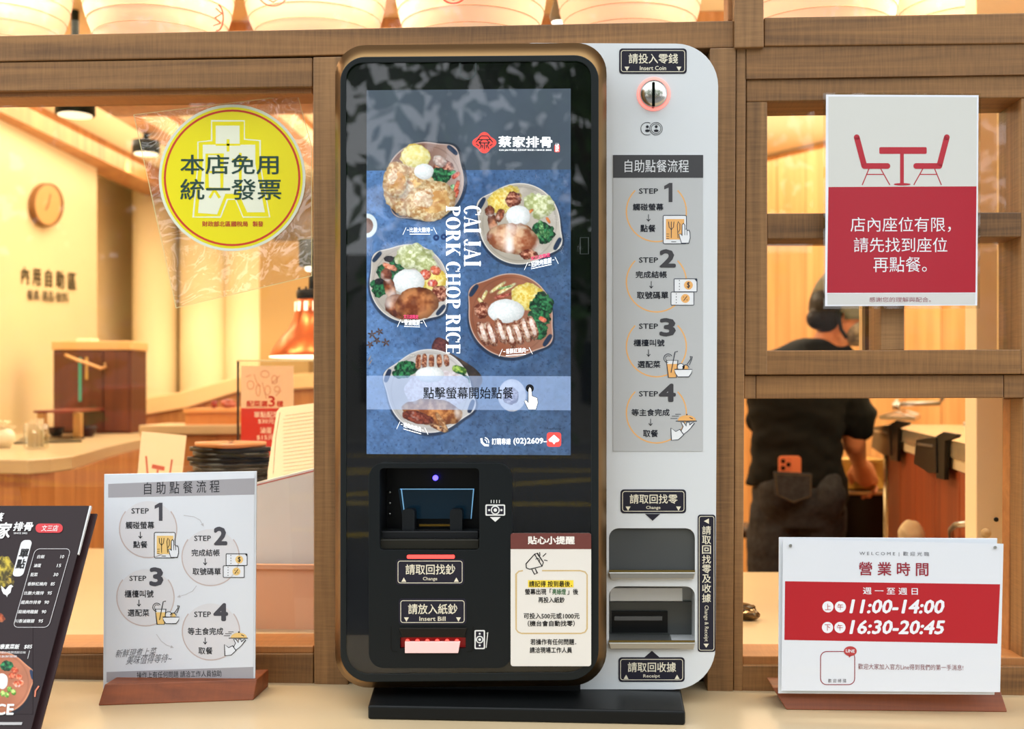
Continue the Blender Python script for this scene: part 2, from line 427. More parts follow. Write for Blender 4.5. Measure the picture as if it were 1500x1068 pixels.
solid('pane', [(-160, -60), (1068, -60), (1068, 32), (-160, 58)], 0.036, 0.005, GLASS, w2)
solid('pane', [(1118, -60), (1640, -60), (1640, 20), (1118, 28)], 0.036, 0.005, GLASS, w2)
w3 = struct('window_3', 'wooden sash window of four panes above the serving hatch', 'window')
for q in ([(1123, 147), (1291, 146), (1291, 314), (1123, 314)], [(1323, 145), (1498, 142), (1498, 313), (1323, 313)],
          [(1123, 348), (1292, 348), (1292, 515), (1123, 515)], [(1323, 347), (1498, 346), (1498, 514), (1323, 514)]):
    solid('pane', q, 0.036, 0.005, GLASS, w3)
# fascia over the clerestory, wall under the counter, plain piers beyond the frame
ex = struct('wall_exterior', 'plain shopfront wall around the framing', 'wall')
xm, xM = -2.6, 2.4
zt = at(750, -60, 0).z
box('fascia', xm, xM, 0, 0.09, zt, 2.75, WH, ex)
xl, xr = at(-160, 500, 0).x, at(1560, 500, 0).x
box('pier', xm, xl, 0, 0.09, CZ, zt, WV, ex); box('pier', xr+0.02, xM, 0.1, 0.15, CZ, zt, WV, ex)
box('lower_wall', xm, xM, 0, 0.09, 0, CZ-0.04, WV, ex)
fl = tag(box('floor', xm-.2, xM+.6, 0.09, 5.2, -0.04, 0.0, mat('warm_floor_tile', (150, 120, 84), 0.4, vary=.1)), 'warm brown shop floor inside', 'floor', kind='structure')
gr = tag(box('ground', -20, 20, -34, 0.09, -0.06, 0.0, mat('grey_pavement', (120, 120, 118), 0.8, vary=.12, scale=3)), 'grey street paving in front of the shop', 'ground', kind='structure')
cl = struct('ceiling', 'cream shop ceiling crossed by wooden beams', 'ceiling')
box('ceiling_slab', xm, xM+.6, 0.09, 5.1, 2.45, 2.5, CREAMC, cl)
# beams on the ceiling
bA = atz(0, 182, 2.45)
def cbeam(px, py, w, y0=0.2, y1=5.0, h=0.10):
    q = atz(px, py, 2.35); box('ceiling_beam', q.x-w/2, q.x+w/2, y0, y1, 2.35, 2.45, WBAR, cl, 0.002)
cbeam(0, 178, 0.16, 1.0); cbeam(150, 150, 0.10, 1.0, h=.1); cbeam(420, 200, .12, 1.2)
q = at(300, 143, 1.6)
box('ceiling_beam', at(140, 150, 1.9).x, 1.2, 1.88, 2.05, 2.20, 2.45, WBAR, cl, 0.002)
wb = struct('wall_back', 'cream wall at the back of the shop')
box('plaster', xm, xM+.6, 5.0, 5.1, 0, 2.45, CREAM, wb)
wl_ = struct('wall_left', 'cream wall on the left with raised lettering')
# the lettered wall is at an angle
A, B = at(14, 500, 2.75), at(142, 500, 3.65)
def vwall(name, A, B, z0, z1, m, parent, t=0.08):
    A, B = Vector((A.x, A.y, 0)), Vector((B.x, B.y, 0)); d = (B-A).normalized(); nn = Vector((-d.y, d.x, 0))*t
    if nn.dot(A-Vector((EYE.x, EYE.y, 0))) < 0: nn = -nn
    v = [(p.x, p.y, z) for z in (z0, z1) for p in (A, B, B+nn, A+nn)]
    return fixn(mk(name, v, [(0, 1, 2, 3), (4, 5, 6, 7), (0, 1, 5, 4), (1, 2, 6, 5), (2, 3, 7, 6), (3, 0, 4, 7)], m, parent))
vwall('plaster', A+(A-B)*1.2, B, 0, 2.45, CREAM, wl_)
box('plaster', xm-.08, xm, 0.0, 5.1, 0, 2.45, CREAM, wl_)
LW = P3((14, 500, 2.75), (142, 500, 3.65), (14, 300, 2.75))
pr = Print(LW, wl_, 0.004)
pr.text('內 用 自 助 區', 32, 394, 112, 421, ink(50, 44, 30), 0.02, slope=0.13, key='wall_lettering')
pr.text('餐具·湯品·飲料', 40, 426, 101, 442, ink(60, 50, 34), 0.015, slope=0.07, key='wall_lettering')
pr.done()
wr = struct('wall_right', 'pale wood-clad wall behind the serving hatch')
box('plaster', xM+.5, xM+.6, 0.15, 5.1, 0, 2.45, CREAM, wr)
A = at(1060, 300, 4.3); B = at(1500, 300, 2.9)
d = (B-A).normalized(); d.z = 0; L = (B-A).length; n_ = 9
zt_ = at(1205, 172, 2.6).z
for i in range(n_):
    p = A+d*(L*i/n_+0.002); q = A+d*(L*(i+1)/n_-0.002)
    vwall('wall_panel', p, q, 0, 2.44, WWALL, wr, .02)
vwall('plaster', A-d*.6+Vector((0, .03, 0)), B+Vector((0, .03, 0)), 0, 2.45, CREAM, wr, .05)
# columns of the back wall, washed by spots
cc = struct('trim_1', 'round cream columns in front of the back wall', 'column')
for px, r, Y in ((228, .12, 4.5), (300, .13, 4.5), (366, .13, 4.5)):
    c = at(px, 575, Y); lathe('column', [(r, 0), (r, 2.45)], (c.x, c.y, 0), CREAM, cc)
box('wall_recess', at(378, 500, 4.4).x, at(452, 500, 4.4).x, 4.4, 4.5, 1.1, 2.1, mat('tan_recess', (178, 146, 92), .7), cc)
def spot(loc, tgt, power, size=60, blend=.6):
    l = bpy.data.lights.new('wall_spot_lamp', 'SPOT'); l.energy = power; l.color = (1.0, .84, .58); l.spot_size = math.radians(size); l.spot_blend = blend; l.shadow_soft_size = .03
    o = bpy.data.objects.new('wall_spot_lamp', l); COL.objects.link(o); o.location = loc
    o.rotation_euler = (Vector(tgt)-Vector(loc)).to_track_quat('-Z', 'Y').to_euler()
for px in (228, 300, 366, 410):
    c = at(px, 575, 4.1); spot((c.x, c.y-.35, 2.40), (c.x, c.y+.05, 1.1), 16)
# counter: outer ledge and inner worktop
co = struct('trim_2', 'cream solid counter ledge the kiosk stands on', 'counter')
box('counter_ledge', xm, xM, -0.62, 0.10, CZ-0.04, CZ, COUNTER, co, 0.004)
box('counter_front', xm, xM, -0.56, -0.0, 0, CZ-0.04, WV, co)
iw = struct('trim_3', 'cream inner worktop behind the shop window', 'counter')
zi = CZ+0.045
e0, e1 = atz(110, 803, zi), atz(700, 812, zi)
f0, f1 = atz(1050, 838, zi), atz(1500, 838, zi)
pv = [(xm, 0.092), (xr+.3, 0.092), (f1.x+.2, f1.y), (f0.x, f0.y), (e1.x, e1.y), (e0.x, e0.y), (xm, e0.y-.1)]
v = [(x, y, z) for z in (zi-.05, zi) for x, y in pv]; n = len(pv)
fixn(mk('worktop', v, [tuple(range(n)), tuple(range(n, 2*n))]+[(i, (i+1) % n, n+(i+1) % n, n+i) for i in range(n)], COUNTER, iw))
v = [(x, y-(.06 if y > .2 else 0), z) for z in (0, zi-.05) for x, y in pv]
fixn(mk('worktop_base', v, [tuple(range(n)), tuple(range(n, 2*n))]+[(i, (i+1) % n, n+(i+1) % n, n+i) for i in range(n)], WBAR, iw))

# ================================================================ SELF-SERVICE KIOSK
KY = -0.14
base_c = at(700, 1010, -0.08)
K = thing('ordering_kiosk', 'black, bronze and white self-service ordering kiosk with a large upright screen', 'kiosk', (base_c.x, base_c.y, CZ))
# base plate: top corners by height above counter
zb = CZ+0.018
bp = [atz(549, 1003, zb), atz(997, 1016, zb)]
yF = -0.175
fl_, fr_ = at(539, 1040, yF).x, at(1004, 1044, yF).x
yB = -0.02
bl_, br_ = at(552, 1000, yB).x, at(995, 1000, yB).x
v = [(fl_, yF, CZ), (fr_, yF, CZ), (br_, yB, CZ), (bl_, yB, CZ), (fl_, yF, zb), (fr_, yF, zb), (br_, yB, zb), (bl_, yB, zb)]
o = fixn(mk('base_plate', v, [(0, 1, 2, 3), (4, 5, 6, 7), (0, 1, 5, 4), (1, 2, 6, 5), (2, 3, 7, 6), (3, 0, 4, 7)], BLACKM, K)); bev(o, .003, 3)
box('pedestal', at(575, 1000, -.1).x, at(850, 1000, -.1).x, -.085, -.03, zb, CZ+.04, BLACKM, K)
box('pedestal_foot', at(700, 1000, -.05).x, at(975, 1000, -.05).x, -.06, -.03, zb, CZ+.03, BLACKM, K)
# white coin cabinet behind on the right
WY = -0.075
w1 = rr(892, 774, 1018, 838, (14, 14, 1, 1)); w2_ = rr(892, 859, 1018, 941, (14, 14, 1, 1))
cab = rr(760, 63.5, 1052, 1010, (20, 62, 62, 20), 10, skew=0.004)
cab = [(x-(4 if y > 800 else 0) if x > 900 else x, y) for x, y in cab]
o = solid('coin_cabinet', [cab, w1, w2_], WY, 0.068, WHITEM, K); bev(o, .003, 3, .9)
# recess boxes
def recess(name, x0, y0, x1, y1, Y, d, m, parent, wall=3):
    """open-fronted tray: floor, sides and back as one part"""
    a, b = at(x0, y0, Y), at(x1, y1, Y); X0, X1, Z1, Z0 = a.x, b.x, a.z, b.z
    t = .0015
    vs, fs = [], []
    def bx(x0, x1, y0, y1, z0, z1):
        n = len(vs); vs.extend([(x, y, z) for z in (z0, z1) for y in (y0, y1) for x in (x0, x1)])
        fs.extend([tuple(i+n for i in f) for f in [(0, 2, 3, 1), (4, 5, 7, 6), (0, 1, 5, 4), (2, 6, 7, 3), (0, 4, 6, 2), (1, 3, 7, 5)]])
    bx(X0-t, X1+t, Y+d, Y+d+t, Z0-t, Z1+t)
    bx(X0-t, X0, Y+.0005, Y+d, Z0, Z1); bx(X1, X1+t, Y+.0005, Y+d, Z0, Z1)
    bx(X0, X1, Y+.0005, Y+d, Z1, Z1+t); bx(X0, X1, Y+.0005, Y+d, Z0-t, Z0)
    return mk(name, vs, fs, m, parent)
t1 = recess('change_tray', 892, 774, 1018, 838, WY+.002, .05, mat('dark_tray', (70, 70, 70), .35, .6), K)
solid('smoked_flap', rr(892.5, 774.5, 1017.5, 837, (14, 14, 1, 1)), WY+.004, .002, mat('smoked_plastic', (74, 76, 76), .08), t1)
t2 = recess('receipt_tray', 892, 859, 1018, 941, WY+.002, .055, mat('grey_steel_tray', (150, 152, 152), .3, .7), K)
solid('steel_hood', [(893, 861), (1000, 861), (1000, 881), (893, 881)], WY+.02, .02, mat('bright_steel', (205, 205, 205), .3, .5), t2, .001)
solid('inner_plate', [(893, 882), (1017, 882), (1017, 941), (893, 941)], WY+.05, .004, mat('plate_grey', (88, 90, 90), .3, .5), t2)
solid('receipt_slot', rect(896, 896, 978, 927), WY+.045, .006, BLACKP, t2)
solid('slot_flap', rect(900, 903, 970, 909), WY+.042, .004, mat('slot_flap', (92, 92, 92), .3), t2)
for y in (838.5, 941.5):
    solid('steel_lip', [(891, y), (1019, y), (1016, y+10), (894, y+10)], WY-.006, .009, STEEL, K, .001)
    solid('lip_edge_strip', [(892, y-3), (1018, y-3), (1018, y-.5), (892, y-.5)], WY-.003, .003, mat('brass_edge', (120, 100, 50), .4, .6), K)  # thin brass-coloured strip above each steel lip
# coin entry
c = at(957.5, 138, WY)
def ydome(name, c, prof, m, parent, seg=40, smooth=True):
    v, f = [], []
    for r, h in prof:
        for i in range(seg):
            a = 2*math.pi*i/seg; v.append((c[0]+r*math.cos(a), c[1]-h, c[2]+r*math.sin(a)))
    for j in range(len(prof)-1):
        for i in range(seg):
            a, b = j*seg+i, j*seg+(i+1) % seg; f.append((a, b, b+seg, a+seg))
    f.append(tuple(range(seg))); f.append(tuple((len(prof)-1)*seg+i for i in range(seg)))
    return fixn(mk(name, v, f, m, parent, smooth))
pp = 1/1083.0
ydome('glow_ring', c, [(24.5*pp, 0), (24.5*pp, .0015), (23.5*pp, .002), (19*pp, .002)], mat('pink_light_ring', (255, 140, 130), .4, emit=0.9), K)
coin = ydome('coin_dome', c, [(20.5*pp, .001), (20.5*pp, .003), (19*pp, .006), (14*pp, .0095), (8*pp, .0115), (2*pp, .012)], mat('satin_metal', (200, 196, 190), .22, 1.0), K)
solid('coin_slot', rr(955.2, 120, 959.4, 156, 1.5), WY-.0128, .012, BLACKG, coin)
# bronze shell: front loop = bezel outline, flaring to a larger loop, then straight back
def loopmesh(name, loops, m, parent, cap_first=False, cap_last=False, smooth=True):
    n = len(loops[0]); v = [p for l in loops for p in l]; f = []
    for j in range(len(loops)-1):
        for i in range(n): f.append((j*n+i, j*n+(i+1) % n, (j+1)*n+(i+1) % n, (j+1)*n+i))
    if cap_first: f.append(tuple(range(n)))
    if cap_last: f.append(tuple((len(loops)-1)*n+i for i in range(n)))
    return fixn(mk(name, v, f, m, parent, smooth))
def pxloop(pts, Y): return [at(x, y, Y) for x, y in pts]
bz = rr(498.5, 82, 877, 998, (36, 36, 44, 44), 10, skew=-0.008)
bzi = rr(507, 91, 866, 986, (24, 24, 34, 34), 10, skew=-0.008)
shw = rr(491, 64.5, 888.5, 1006, (44, 44, 50, 50), 10, skew=-0.010)
L0, L1 = pxloop(bz, KY+.001), pxloop(shw, KY+.014)
L2 = [Vector((p.x, WY+.0, p.z)) for p in L1]
o = loopmesh('bronze_shell', [L0, L1, L2], mat('brushed_bronze', (142, 112, 72), 0.34, 1.0), K, False, True)
for i, p in enumerate(o.data.polygons): p.use_smooth = len(p.vertices) == 4
# bezel ring
nb = len(bz)
ring = [pxloop(bz, KY+.002), pxloop(bz, KY-.001), pxloop(bzi, KY-.001), pxloop(bzi, KY+.003)]
o = loopmesh('bezel', ring, mat('charcoal_bezel', (26, 30, 31), .38), K, smooth=False); bev(o, .0008)
DP = PY(KY+.0025)
# reader panel opening left in the front glass
rpo = rr(540, 678, 750, 979, (22, 22, 22, 22), 8)
gl_out = rr(506, 90, 867, 987, (24, 24, 34, 34), 10, skew=-0.008)
solid('front_backing', [gl_out, rr(541, 679, 749, 978, (22,)*4, 8)], KY+.004, .004, BLACKG, K)
solid('front_glass', [gl_out, rr(540.5, 678.5, 749.5, 978.5, (22,)*4, 8)], KY+.0003, .0012, SGLASS, K)
# sensor mark at the top
prk = Print(KY, K, 0.0)
prk.stroke([(674, 92), (674, 106), (677, 113), (685, 116.5), (693, 113), (697, 106), (697, 92)], .9, ink(70, 84, 84), 1, key='camera_window')
prk.stroke([(850, 348), (862, 348), (862, 372), (850, 372)], .8, ink(60, 66, 66), 1, key='camera_window', closed=True)
# bill unit
hole = rr(556, 686, 702, 806, 6)
slot = rect(586, 934, 682, 950)
bu = solid('bill_unit', [rpo, hole, slot], KY-.004, .012, mat('satin_black', (19, 23, 25), .42), K); bev(bu, .0015, 2, .9)
rc = recess('bill_recess', 556, 686, 702, 806, KY-.002, .055, mat('recess_black', (13, 14, 16), .35), bu)
RB = KY+.05
solid('lit_window', [(583, 716), (695, 716), (690, 760), (590, 760)], RB, .002, mat('blue_lit_acrylic', (16, 38, 52), .1, emit=.3), bu)
solid('window_edge', [(587, 716), (588.6, 716), (593.6, 758), (592.4, 758)], RB-.002, .001, mat('blue_edge', (120, 175, 215), .3, emit=.6), bu)
solid('window_edge', [(693, 716), (694.6, 716), (690.6, 760), (689.4, 760)], RB-.002, .001, mat('blue_edge', (120, 175, 215), .3, emit=.6), bu)
solid('window_edge', [(586, 716), (694, 716), (694, 717.2), (586, 717.2)], RB-.002, .001, mat('blue_edge', (120, 175, 215), .3, emit=.6), bu)
for x0 in (589, 659):
    solid('guide_post', rr(x0, 746, x0+18, 782, (5, 5, 1, 1)), KY+.02, .02, mat('guide_black', (24, 27, 30), .4), bu, .001)
solid('tray_ledge', [(558, 778), (701, 778), (701, 790), (558, 790)], KY+.012, .03, mat('ledge_black', (26, 27, 29), .35), bu, .0015)
solid('tray_step', [(556, 790), (702, 790), (702, 805), (556, 805)], KY+.004, .012, mat('step_black', (38, 36, 30), .3), bu, .0015)
solid('brass_rail', [(614, 768), (664, 768), (664, 771), (614, 771)], KY+.03, .004, mat('brass_rail', (120, 92, 30), .3, .8), bu)
ydome('blue_led', at(638, 700, KY+.045), [(4*pp, 0), (4*pp, .002), (2*pp, .004)], mat('blue_led', (70, 60, 255), .3, emit=7), bu, 16)
for y in (721, 737, 753): ydome('screw', at(571, y, KY+.05), [(2*pp, 0), (1.2*pp, .001)], STEEL, bu, 12)
solid('red_light_bar', rr(596, 813, 666, 818.5, 2), KY-.0055, .002, mat('red_light', (255, 70, 64), .3, emit=1.6), bu)
solid('slot_housing', [(584, 920), (684, 920), (680, 934), (590, 934)], KY-.0085, .008, mat('slot_housing', (28, 24, 20), .35), bu, .001)
tg = solid('bill_tongue', [(593, 940), (674, 940), (671, 957), (593, 957)], KY-.008, .004, mat('pink_tongue', (232, 190, 186), .35, emit=.25), bu, .0006)
solid('slot_back', rect(586, 932, 682, 951), KY+.004, .004, mat('slot_red', (120, 12, 12), .4, emit=.5), bu)
for i in range(6): ydome('red_led', at(597+14.5*i, 939, KY-.004), [(3*pp, 0), (2.4*pp, .002), (1*pp, .003)], mat('red_led', (255, 60, 50), .3, emit=3), bu, 12)
for s in (-1, 1):
    x = 633+s*57; prb = Print(KY-.004, bu, 0.0002)
    prb.stroke([(x+s*3-s*0, 918), (x+s*3, 950), (x+s*3-s*2, 954), (x-s*6, 955)], 1.3, ink(8, 9, 10), 1, key='groove'); prb.done()

# ---- stickers of the kiosk
CW = ink(226, 218, 196); DK = ink(36, 34, 46)
def plate_sticker(parent, Y, x0, y0, x1, y1, s1, s2, up, base=0.0006, sk=0.0):
    o = solid('direction_sticker', rr(x0, y0, x1, y1, 5), Y, .0005, DK, parent, off=base)
    p = Print(Y, o, base)
    p.stroke(rr(x0+3, y0+3, x1-3, y1-3, 3.5), .9, CW, 1, closed=True, key='sticker_border')
    w, h = x1-x0, y1-y0
    p.text(s1, x0+w*.14, y0+h*.20, x1-w*.13, y0+h*.60, CW, .012, 1)
    cx = (x0+x1)/2; hw = len(s2)*1.75
    p.text(s2, cx-hw, y0+h*.69, cx+hw, y0+h*.86, CW, .012, 1)
    for q in (x0+w*.115, x1-w*.115):
        yy = y0+h*.80
        p.poly([(q-3.6, yy-3*up*-1), (q+3.6, yy+3*up), (q, yy-3.4*up)] if up > 0 else [(q-3.6, yy-3), (q+3.6, yy-3), (q, yy+3.4)], CW, 1, key='sticker_arrows')
    p.done(); return o
plate_sticker(K, WY, 907, 71, 1006, 108, '請投入零錢', 'Insert Coin', -1)
plate_sticker(K, WY, 909, 717, 1005, 752, '請取回找零', 'Change', -1)
plate_sticker(K, WY, 906, 963, 1003, 999, '請取回收據', 'Receipt', 1)
plate_sticker(K, KY-.004, 580, 819, 680, 857, '請取回找鈔', 'Change', 1)
plate_sticker(K, KY-.004, 584, 877, 683, 915, '請放入紙鈔', 'Insert Bill', -1)
solid('arrow_sticker', [(945, 753), (967, 753), (956, 763)], WY, .0005, DK, K, off=.0006)
solid('arrow_sticker', [(944, 963), (966, 963), (955, 953.5)], WY, .0005, DK, K, off=.0005)
o = solid('vertical_sticker', rr(1022, 754, 1048, 955, 4), WY, .0005, DK, K, off=.0006)
p = Print(WY, o, .0006)
p.stroke(rr(1024.2, 756.5, 1045.8, 952.5, 3), .8, CW, 1, closed=True, key='sticker_border')
for i, ch in enumerate('請取回找零及收據'):
    y = 770.5+i*14.2; p.text(ch, 1028.5, y, 1041.5, y+12.6, CW, .01, 1)
p.text('Change & Receipt', 1030.5, 887, 1038, 940, CW, 0, 1, rot=90)
p.poly([(1031, 763.5), (1038.5, 759.5), (1038.5, 767.5)], CW, 1, key='sticker_arrows'); p.poly([(1030.5, 943), (1038.5, 943), (1034.5, 949)], CW, 1, key='sticker_arrows')
p.done()
# ---- icons
def steps_icon(p, kind, x0, y0, x1, y1, lc, fill, paper, w=1.0):
    X = lambda u: x0+(x1-x0)*u
    Y = lambda v: y0+(y1-y0)*v
    q = lambda pts: [(X(a), Y(b)) for a, b in pts]
    if kind == 1:
        p.poly(rr(X(0), Y(0), X(.86), Y(1), 2), paper, 2); p.poly(rect(X(.1), Y(.13), X(.78), Y(.85)), fill, 3)
        p.stroke(rr(X(0), Y(0), X(.86), Y(1), 2), w, lc, 4, closed=True)
        p.stroke(q([(.2, .22), (.22, .42), (.30, .5), (.30, .8)]), w, lc, 4); p.stroke(q([(.40, .22), (.38, .42), (.30, .5)]), w, lc, 4); p.stroke(q([(.3, .22), (.3, .5)]), w, lc, 4)
        p.stroke(q([(.55, .8), (.52, .35), (.56, .22), (.62, .3), (.62, .5), (.56, .6)]), w, lc, 4)
        for v in (.66, .74, .82): p.stroke(q([(.12, v), (.22, v)]), w*.7, lc, 4)
        p.stroke(q([(.3, .93), (.48, .93)]), w, lc, 4)
        hd = q([(.68, .98), (.62, .8), (.58, .66), (.66, .66), (.70, .72), (.70, .34), (.75, .28), (.80, .34), (.80, .5), (.86, .48), (.90, .54), (.95, .52), (.99, .6), (1.0, .8), (.95, .98)])
        p.poly(hd, paper, 5); p.stroke(hd, w, lc, 6, closed=True)
        for u in (.80, .88): p.stroke(q([(u, .5), (u, .7)]), w*.8, lc, 6)
    elif kind == 2:
        for dx, v0, v1, s in ((.12, 0, .5, '$'), (0, .5, 1, '%')):
            b = rr(X(dx), Y(v0+.01), X(dx+.88), Y(v1), 1.2); p.poly(b, paper, 2)
            p.disc(X(dx+.55), Y((v0+v1)/2), (y1-y0)*.165, fill, 3)
            p.stroke(b, w, lc, 4, closed=True)
            for k in range(4): p.stroke(q([(dx+.2, v0+.06+k*.11), (dx+.2, v0+.1+k*.11)]), w, lc, 4)
            cx, cy, h = X(dx+.55), Y((v0+v1)/2), (y1-y0)*.11
            if s == '$': p.text('$', cx-h*.55, cy-h*1.1, cx+h*.55, cy+h*1.1, lc, .01, 5, key='printed_artwork')
            else:
                p.stroke([(cx-h*.6, cy+h*.8), (cx+h*.6, cy-h*.8)], w, lc, 5); p.disc(cx-h*.6, cy-h*.5, w*.7, lc, 5, n=8); p.disc(cx+h*.6, cy+h*.5, w*.7, lc, 5, n=8)
        p.poly(q([(.9, .01), (1, .01), (1, .14)]), lc, 5)
    elif kind == 3:
        cup = q([(.10, .35), (.50, .35), (.44, .98), (.17, .98)]); p.poly(cup, paper, 2)
        p.poly(q([(.12, .48), (.48, .48), (.44, .97), (.17, .97)]), fill, 3); p.stroke(cup, w, lc, 4, closed=True)
        p.stroke(q([(.26, .8), (.40, .04), (.50, .02)]), w*1.2, lc, 5)
        p.arc(X(.16), Y(.27), (x1-x0)*.15, 90, 330, w, lc, 4); p.arc(X(.16), Y(.27), (x1-x0)*.09, 100, 320, w*.7, lc, 4)
        p.disc(X(.62), Y(.58), (x1-x0)*.12, paper, 4); p.arc(X(.60), Y(.6), (x1-x0)*.13, 180, 360, w, lc, 5)
        p.disc(X(.76), Y(.64), (x1-x0)*.10, fill, 4); p.arc(X(.77), Y(.64), (x1-x0)*.12, 200, 350, w, lc, 5)
        p.stroke(q([(.82, .5), (.95, .3), (.93, .2), (1.0, .22), (.98, .32), (.90, .52)]), w, lc, 5)
        bowl = q([(.38, .68), (1.0, .68), (.97, .82), (.88, .95), (.5, .95), (.41, .82)]); p.poly(bowl, paper, 6); p.stroke(bowl, w, lc, 7, closed=True)
    else:
        dome = [(X(.62)+(x1-x0)*.34*math.cos(a), Y(.28)-(y1-y0)*.2*math.sin(a)) for a in [math.pi*i/14 for i in range(15)]]
        p.poly(dome, fill, 3); p.stroke(q([(.2, .3), (1.0, .3)]), w*1.1, lc, 4); p.disc(X(.62), Y(.06), w*1.2, lc, 4, n=10)
        for v, a, b in ((.05, .18, .4), (.12, .05, .32), (.2, 0, .26)): p.stroke(q([(a, v), (b, v)]), w*.8, lc, 4)
        p.stroke(q([(.72, .16), (.84, .22)]), w*1.2, lc, 4)
        hd = q([(.40, .66), (.48, .5), (.40, .34), (.5, .34), (.6, .48), (.62, .34), (.70, .34), (.72, .44), (.86, .34), (.90, .38), (.76, .56), (.66, .66), (.50, .78)])
        p.poly(hd, paper, 3); p.stroke(hd, w, lc, 4, closed=True)
        cf = q([(.02, .55), (.2, .68), (.36, .6), (.5, .8), (.3, .98), (.04, 1.0)]); p.poly(cf, paper, 3); p.stroke(cf, w, lc, 4, closed=True)
def arrow(p, x, y0, y1, m, w=1.0):
    p.stroke([(x, y0), (x, y1)], w, m, 4, key='lettering'); p.stroke([(x-2.6, y1-3.2), (x, y1), (x+2.6, y1-3.2)], w, m, 4, key='lettering')
# ---- step panel on the white cabinet
SP = rect(898, 227, 1029.5, 661)
sp = solid('step_panel', SP, WY, .0006, mat('silver_vinyl', (186, 187, 188), .3), K, off=.0008)
p = Print(WY, sp, .0008)
p.poly([(898, 227), (1030, 227), (1030, 260.5), (898, 260.5)], ink(58, 57, 60), 1, key='header_band')
p.text('自助點餐流程', 915, 234, 1009, 252.5, ink(224, 226, 228), .005)
TC = ink(30, 32, 42); OR = ink(236, 176, 104); DG = ink(60, 58, 62)
for i, (cy, dg, dx, st, dy0, dy1) in enumerate(((310, '1', (973, 985), 276, 268, 296), (413, '2', (966, 990), 377, 365, 392), (508, '3', (966, 990), 474, 466, 493), (605, '4', (965, 990), 573, 562, 589))):
    p.arc(961.5, cy, 44, -45, 225, 1.9, OR, 1)
    p.text('STEP', 936, st, 964, st+7.8, TC, .012)
    p.text(dg, dx[0], dy0, dx[1], dy1, DG, .035)
for t, a, b, c_, d_ in (('觸碰螢幕', 927, 298, 972, 308.5), ('點餐', 938, 329, 960.5, 340), ('完成結帳', 931, 397, 977, 407.5), ('取號碼單', 933, 427, 979, 438),
                      ('櫃檯叫號', 928, 497, 973.5, 507.5), ('選配菜', 934, 528.5, 967.5, 539), ('等主食完成', 925, 599, 981, 609.5), ('取餐', 942, 629.5, 964, 640.5)):
    p.text(t, a, b, c_, d_, TC, .02)
for x, y in ((950, 314), (954, 412), (950, 512), (953, 613.5)): arrow(p, x, y, y+10, TC, .9)
LC = ink(34, 42, 60); PW = ink(232, 233, 236)
steps_icon(p, 1, 971.5, 315.5, 1011, 357, LC, OR, PW, .95); steps_icon(p, 2, 983, 408, 1021, 447, LC, OR, PW, .95)
steps_icon(p, 3, 972, 514, 1014, 554, LC, OR, PW, .95); steps_icon(p, 4, 982, 605, 1021, 645, LC, OR, PW, .95)
p.done()
p = Print(WY, K, .0004)
for x in (948, 961):
    p.arc(x, 188.5, 9.2, 0 if x > 950 else 60, 360 if x > 950 else 300, .8, INK, 1, key='coin_symbol')
    p.disc(x+.3, 185.6, 2.1, INK, 1, key='coin_symbol', n=12); p.disc(x+.3, 191.5, 3.4, INK, 1, key='coin_symbol', ry=2, n=12)
p.arc(961, 188.5, 7.0, 0, 360, .7, INK, 1, key='coin_symbol')
p.done()
# bill symbols on the bill unit
p = Print(KY-.004, bu, .0002); IW = ink(225, 226, 224)
p.poly(rr(711, 739, 740, 755.5, 2), IW, 1, key='bill_symbol'); p.poly(rr(713, 741, 738, 753.5, 1), DK, 2, key='bill_symbol')
p.disc(725.5, 747.3, 6.6, IW, 3, key='bill_symbol'); p.disc(725.5, 747.3, 4.9, DK, 4, key='bill_symbol'); p.disc(725.5, 747.3, 2.6, IW, 5, key='bill_symbol')
p.disc(716.5, 747.3, 1.7, IW, 3, key='bill_symbol', n=10); p.disc(734.5, 747.3, 1.7, IW, 3, key='bill_symbol', n=10)
for x in (719.5, 723.5, 727.5, 731.5): p.poly(rect(x-.5, 732.5, x+.5, 737), IW, 1, key='bill_symbol')
p.poly([(717.5, 757.5), (733.5, 757.5), (725.5, 764.5)], IW, 1, key='bill_symbol')
p.poly(rr(695, 923, 710.5, 951, 2), IW, 1, key='bill_symbol'); p.poly(rr(697, 925, 708.5, 949, 1), DK, 2, key='bill_symbol')
p.disc(702.7, 937, 5.6, IW, 3, key='bill_symbol'); p.disc(702.7, 937, 3.9, DK, 4, key='bill_symbol'); p.disc(702.7, 937, 2, IW, 5, key='bill_symbol')
p.disc(702.7, 928.5, 1.5, IW, 3, key='bill_symbol', n=10); p.disc(702.7, 945.5, 1.5, IW, 3, key='bill_symbol', n=10)
p.stroke([(712.8, 928), (714.6, 926), (712.2, 949)], 1, IW, 1, key='bill_symbol')
p.done()
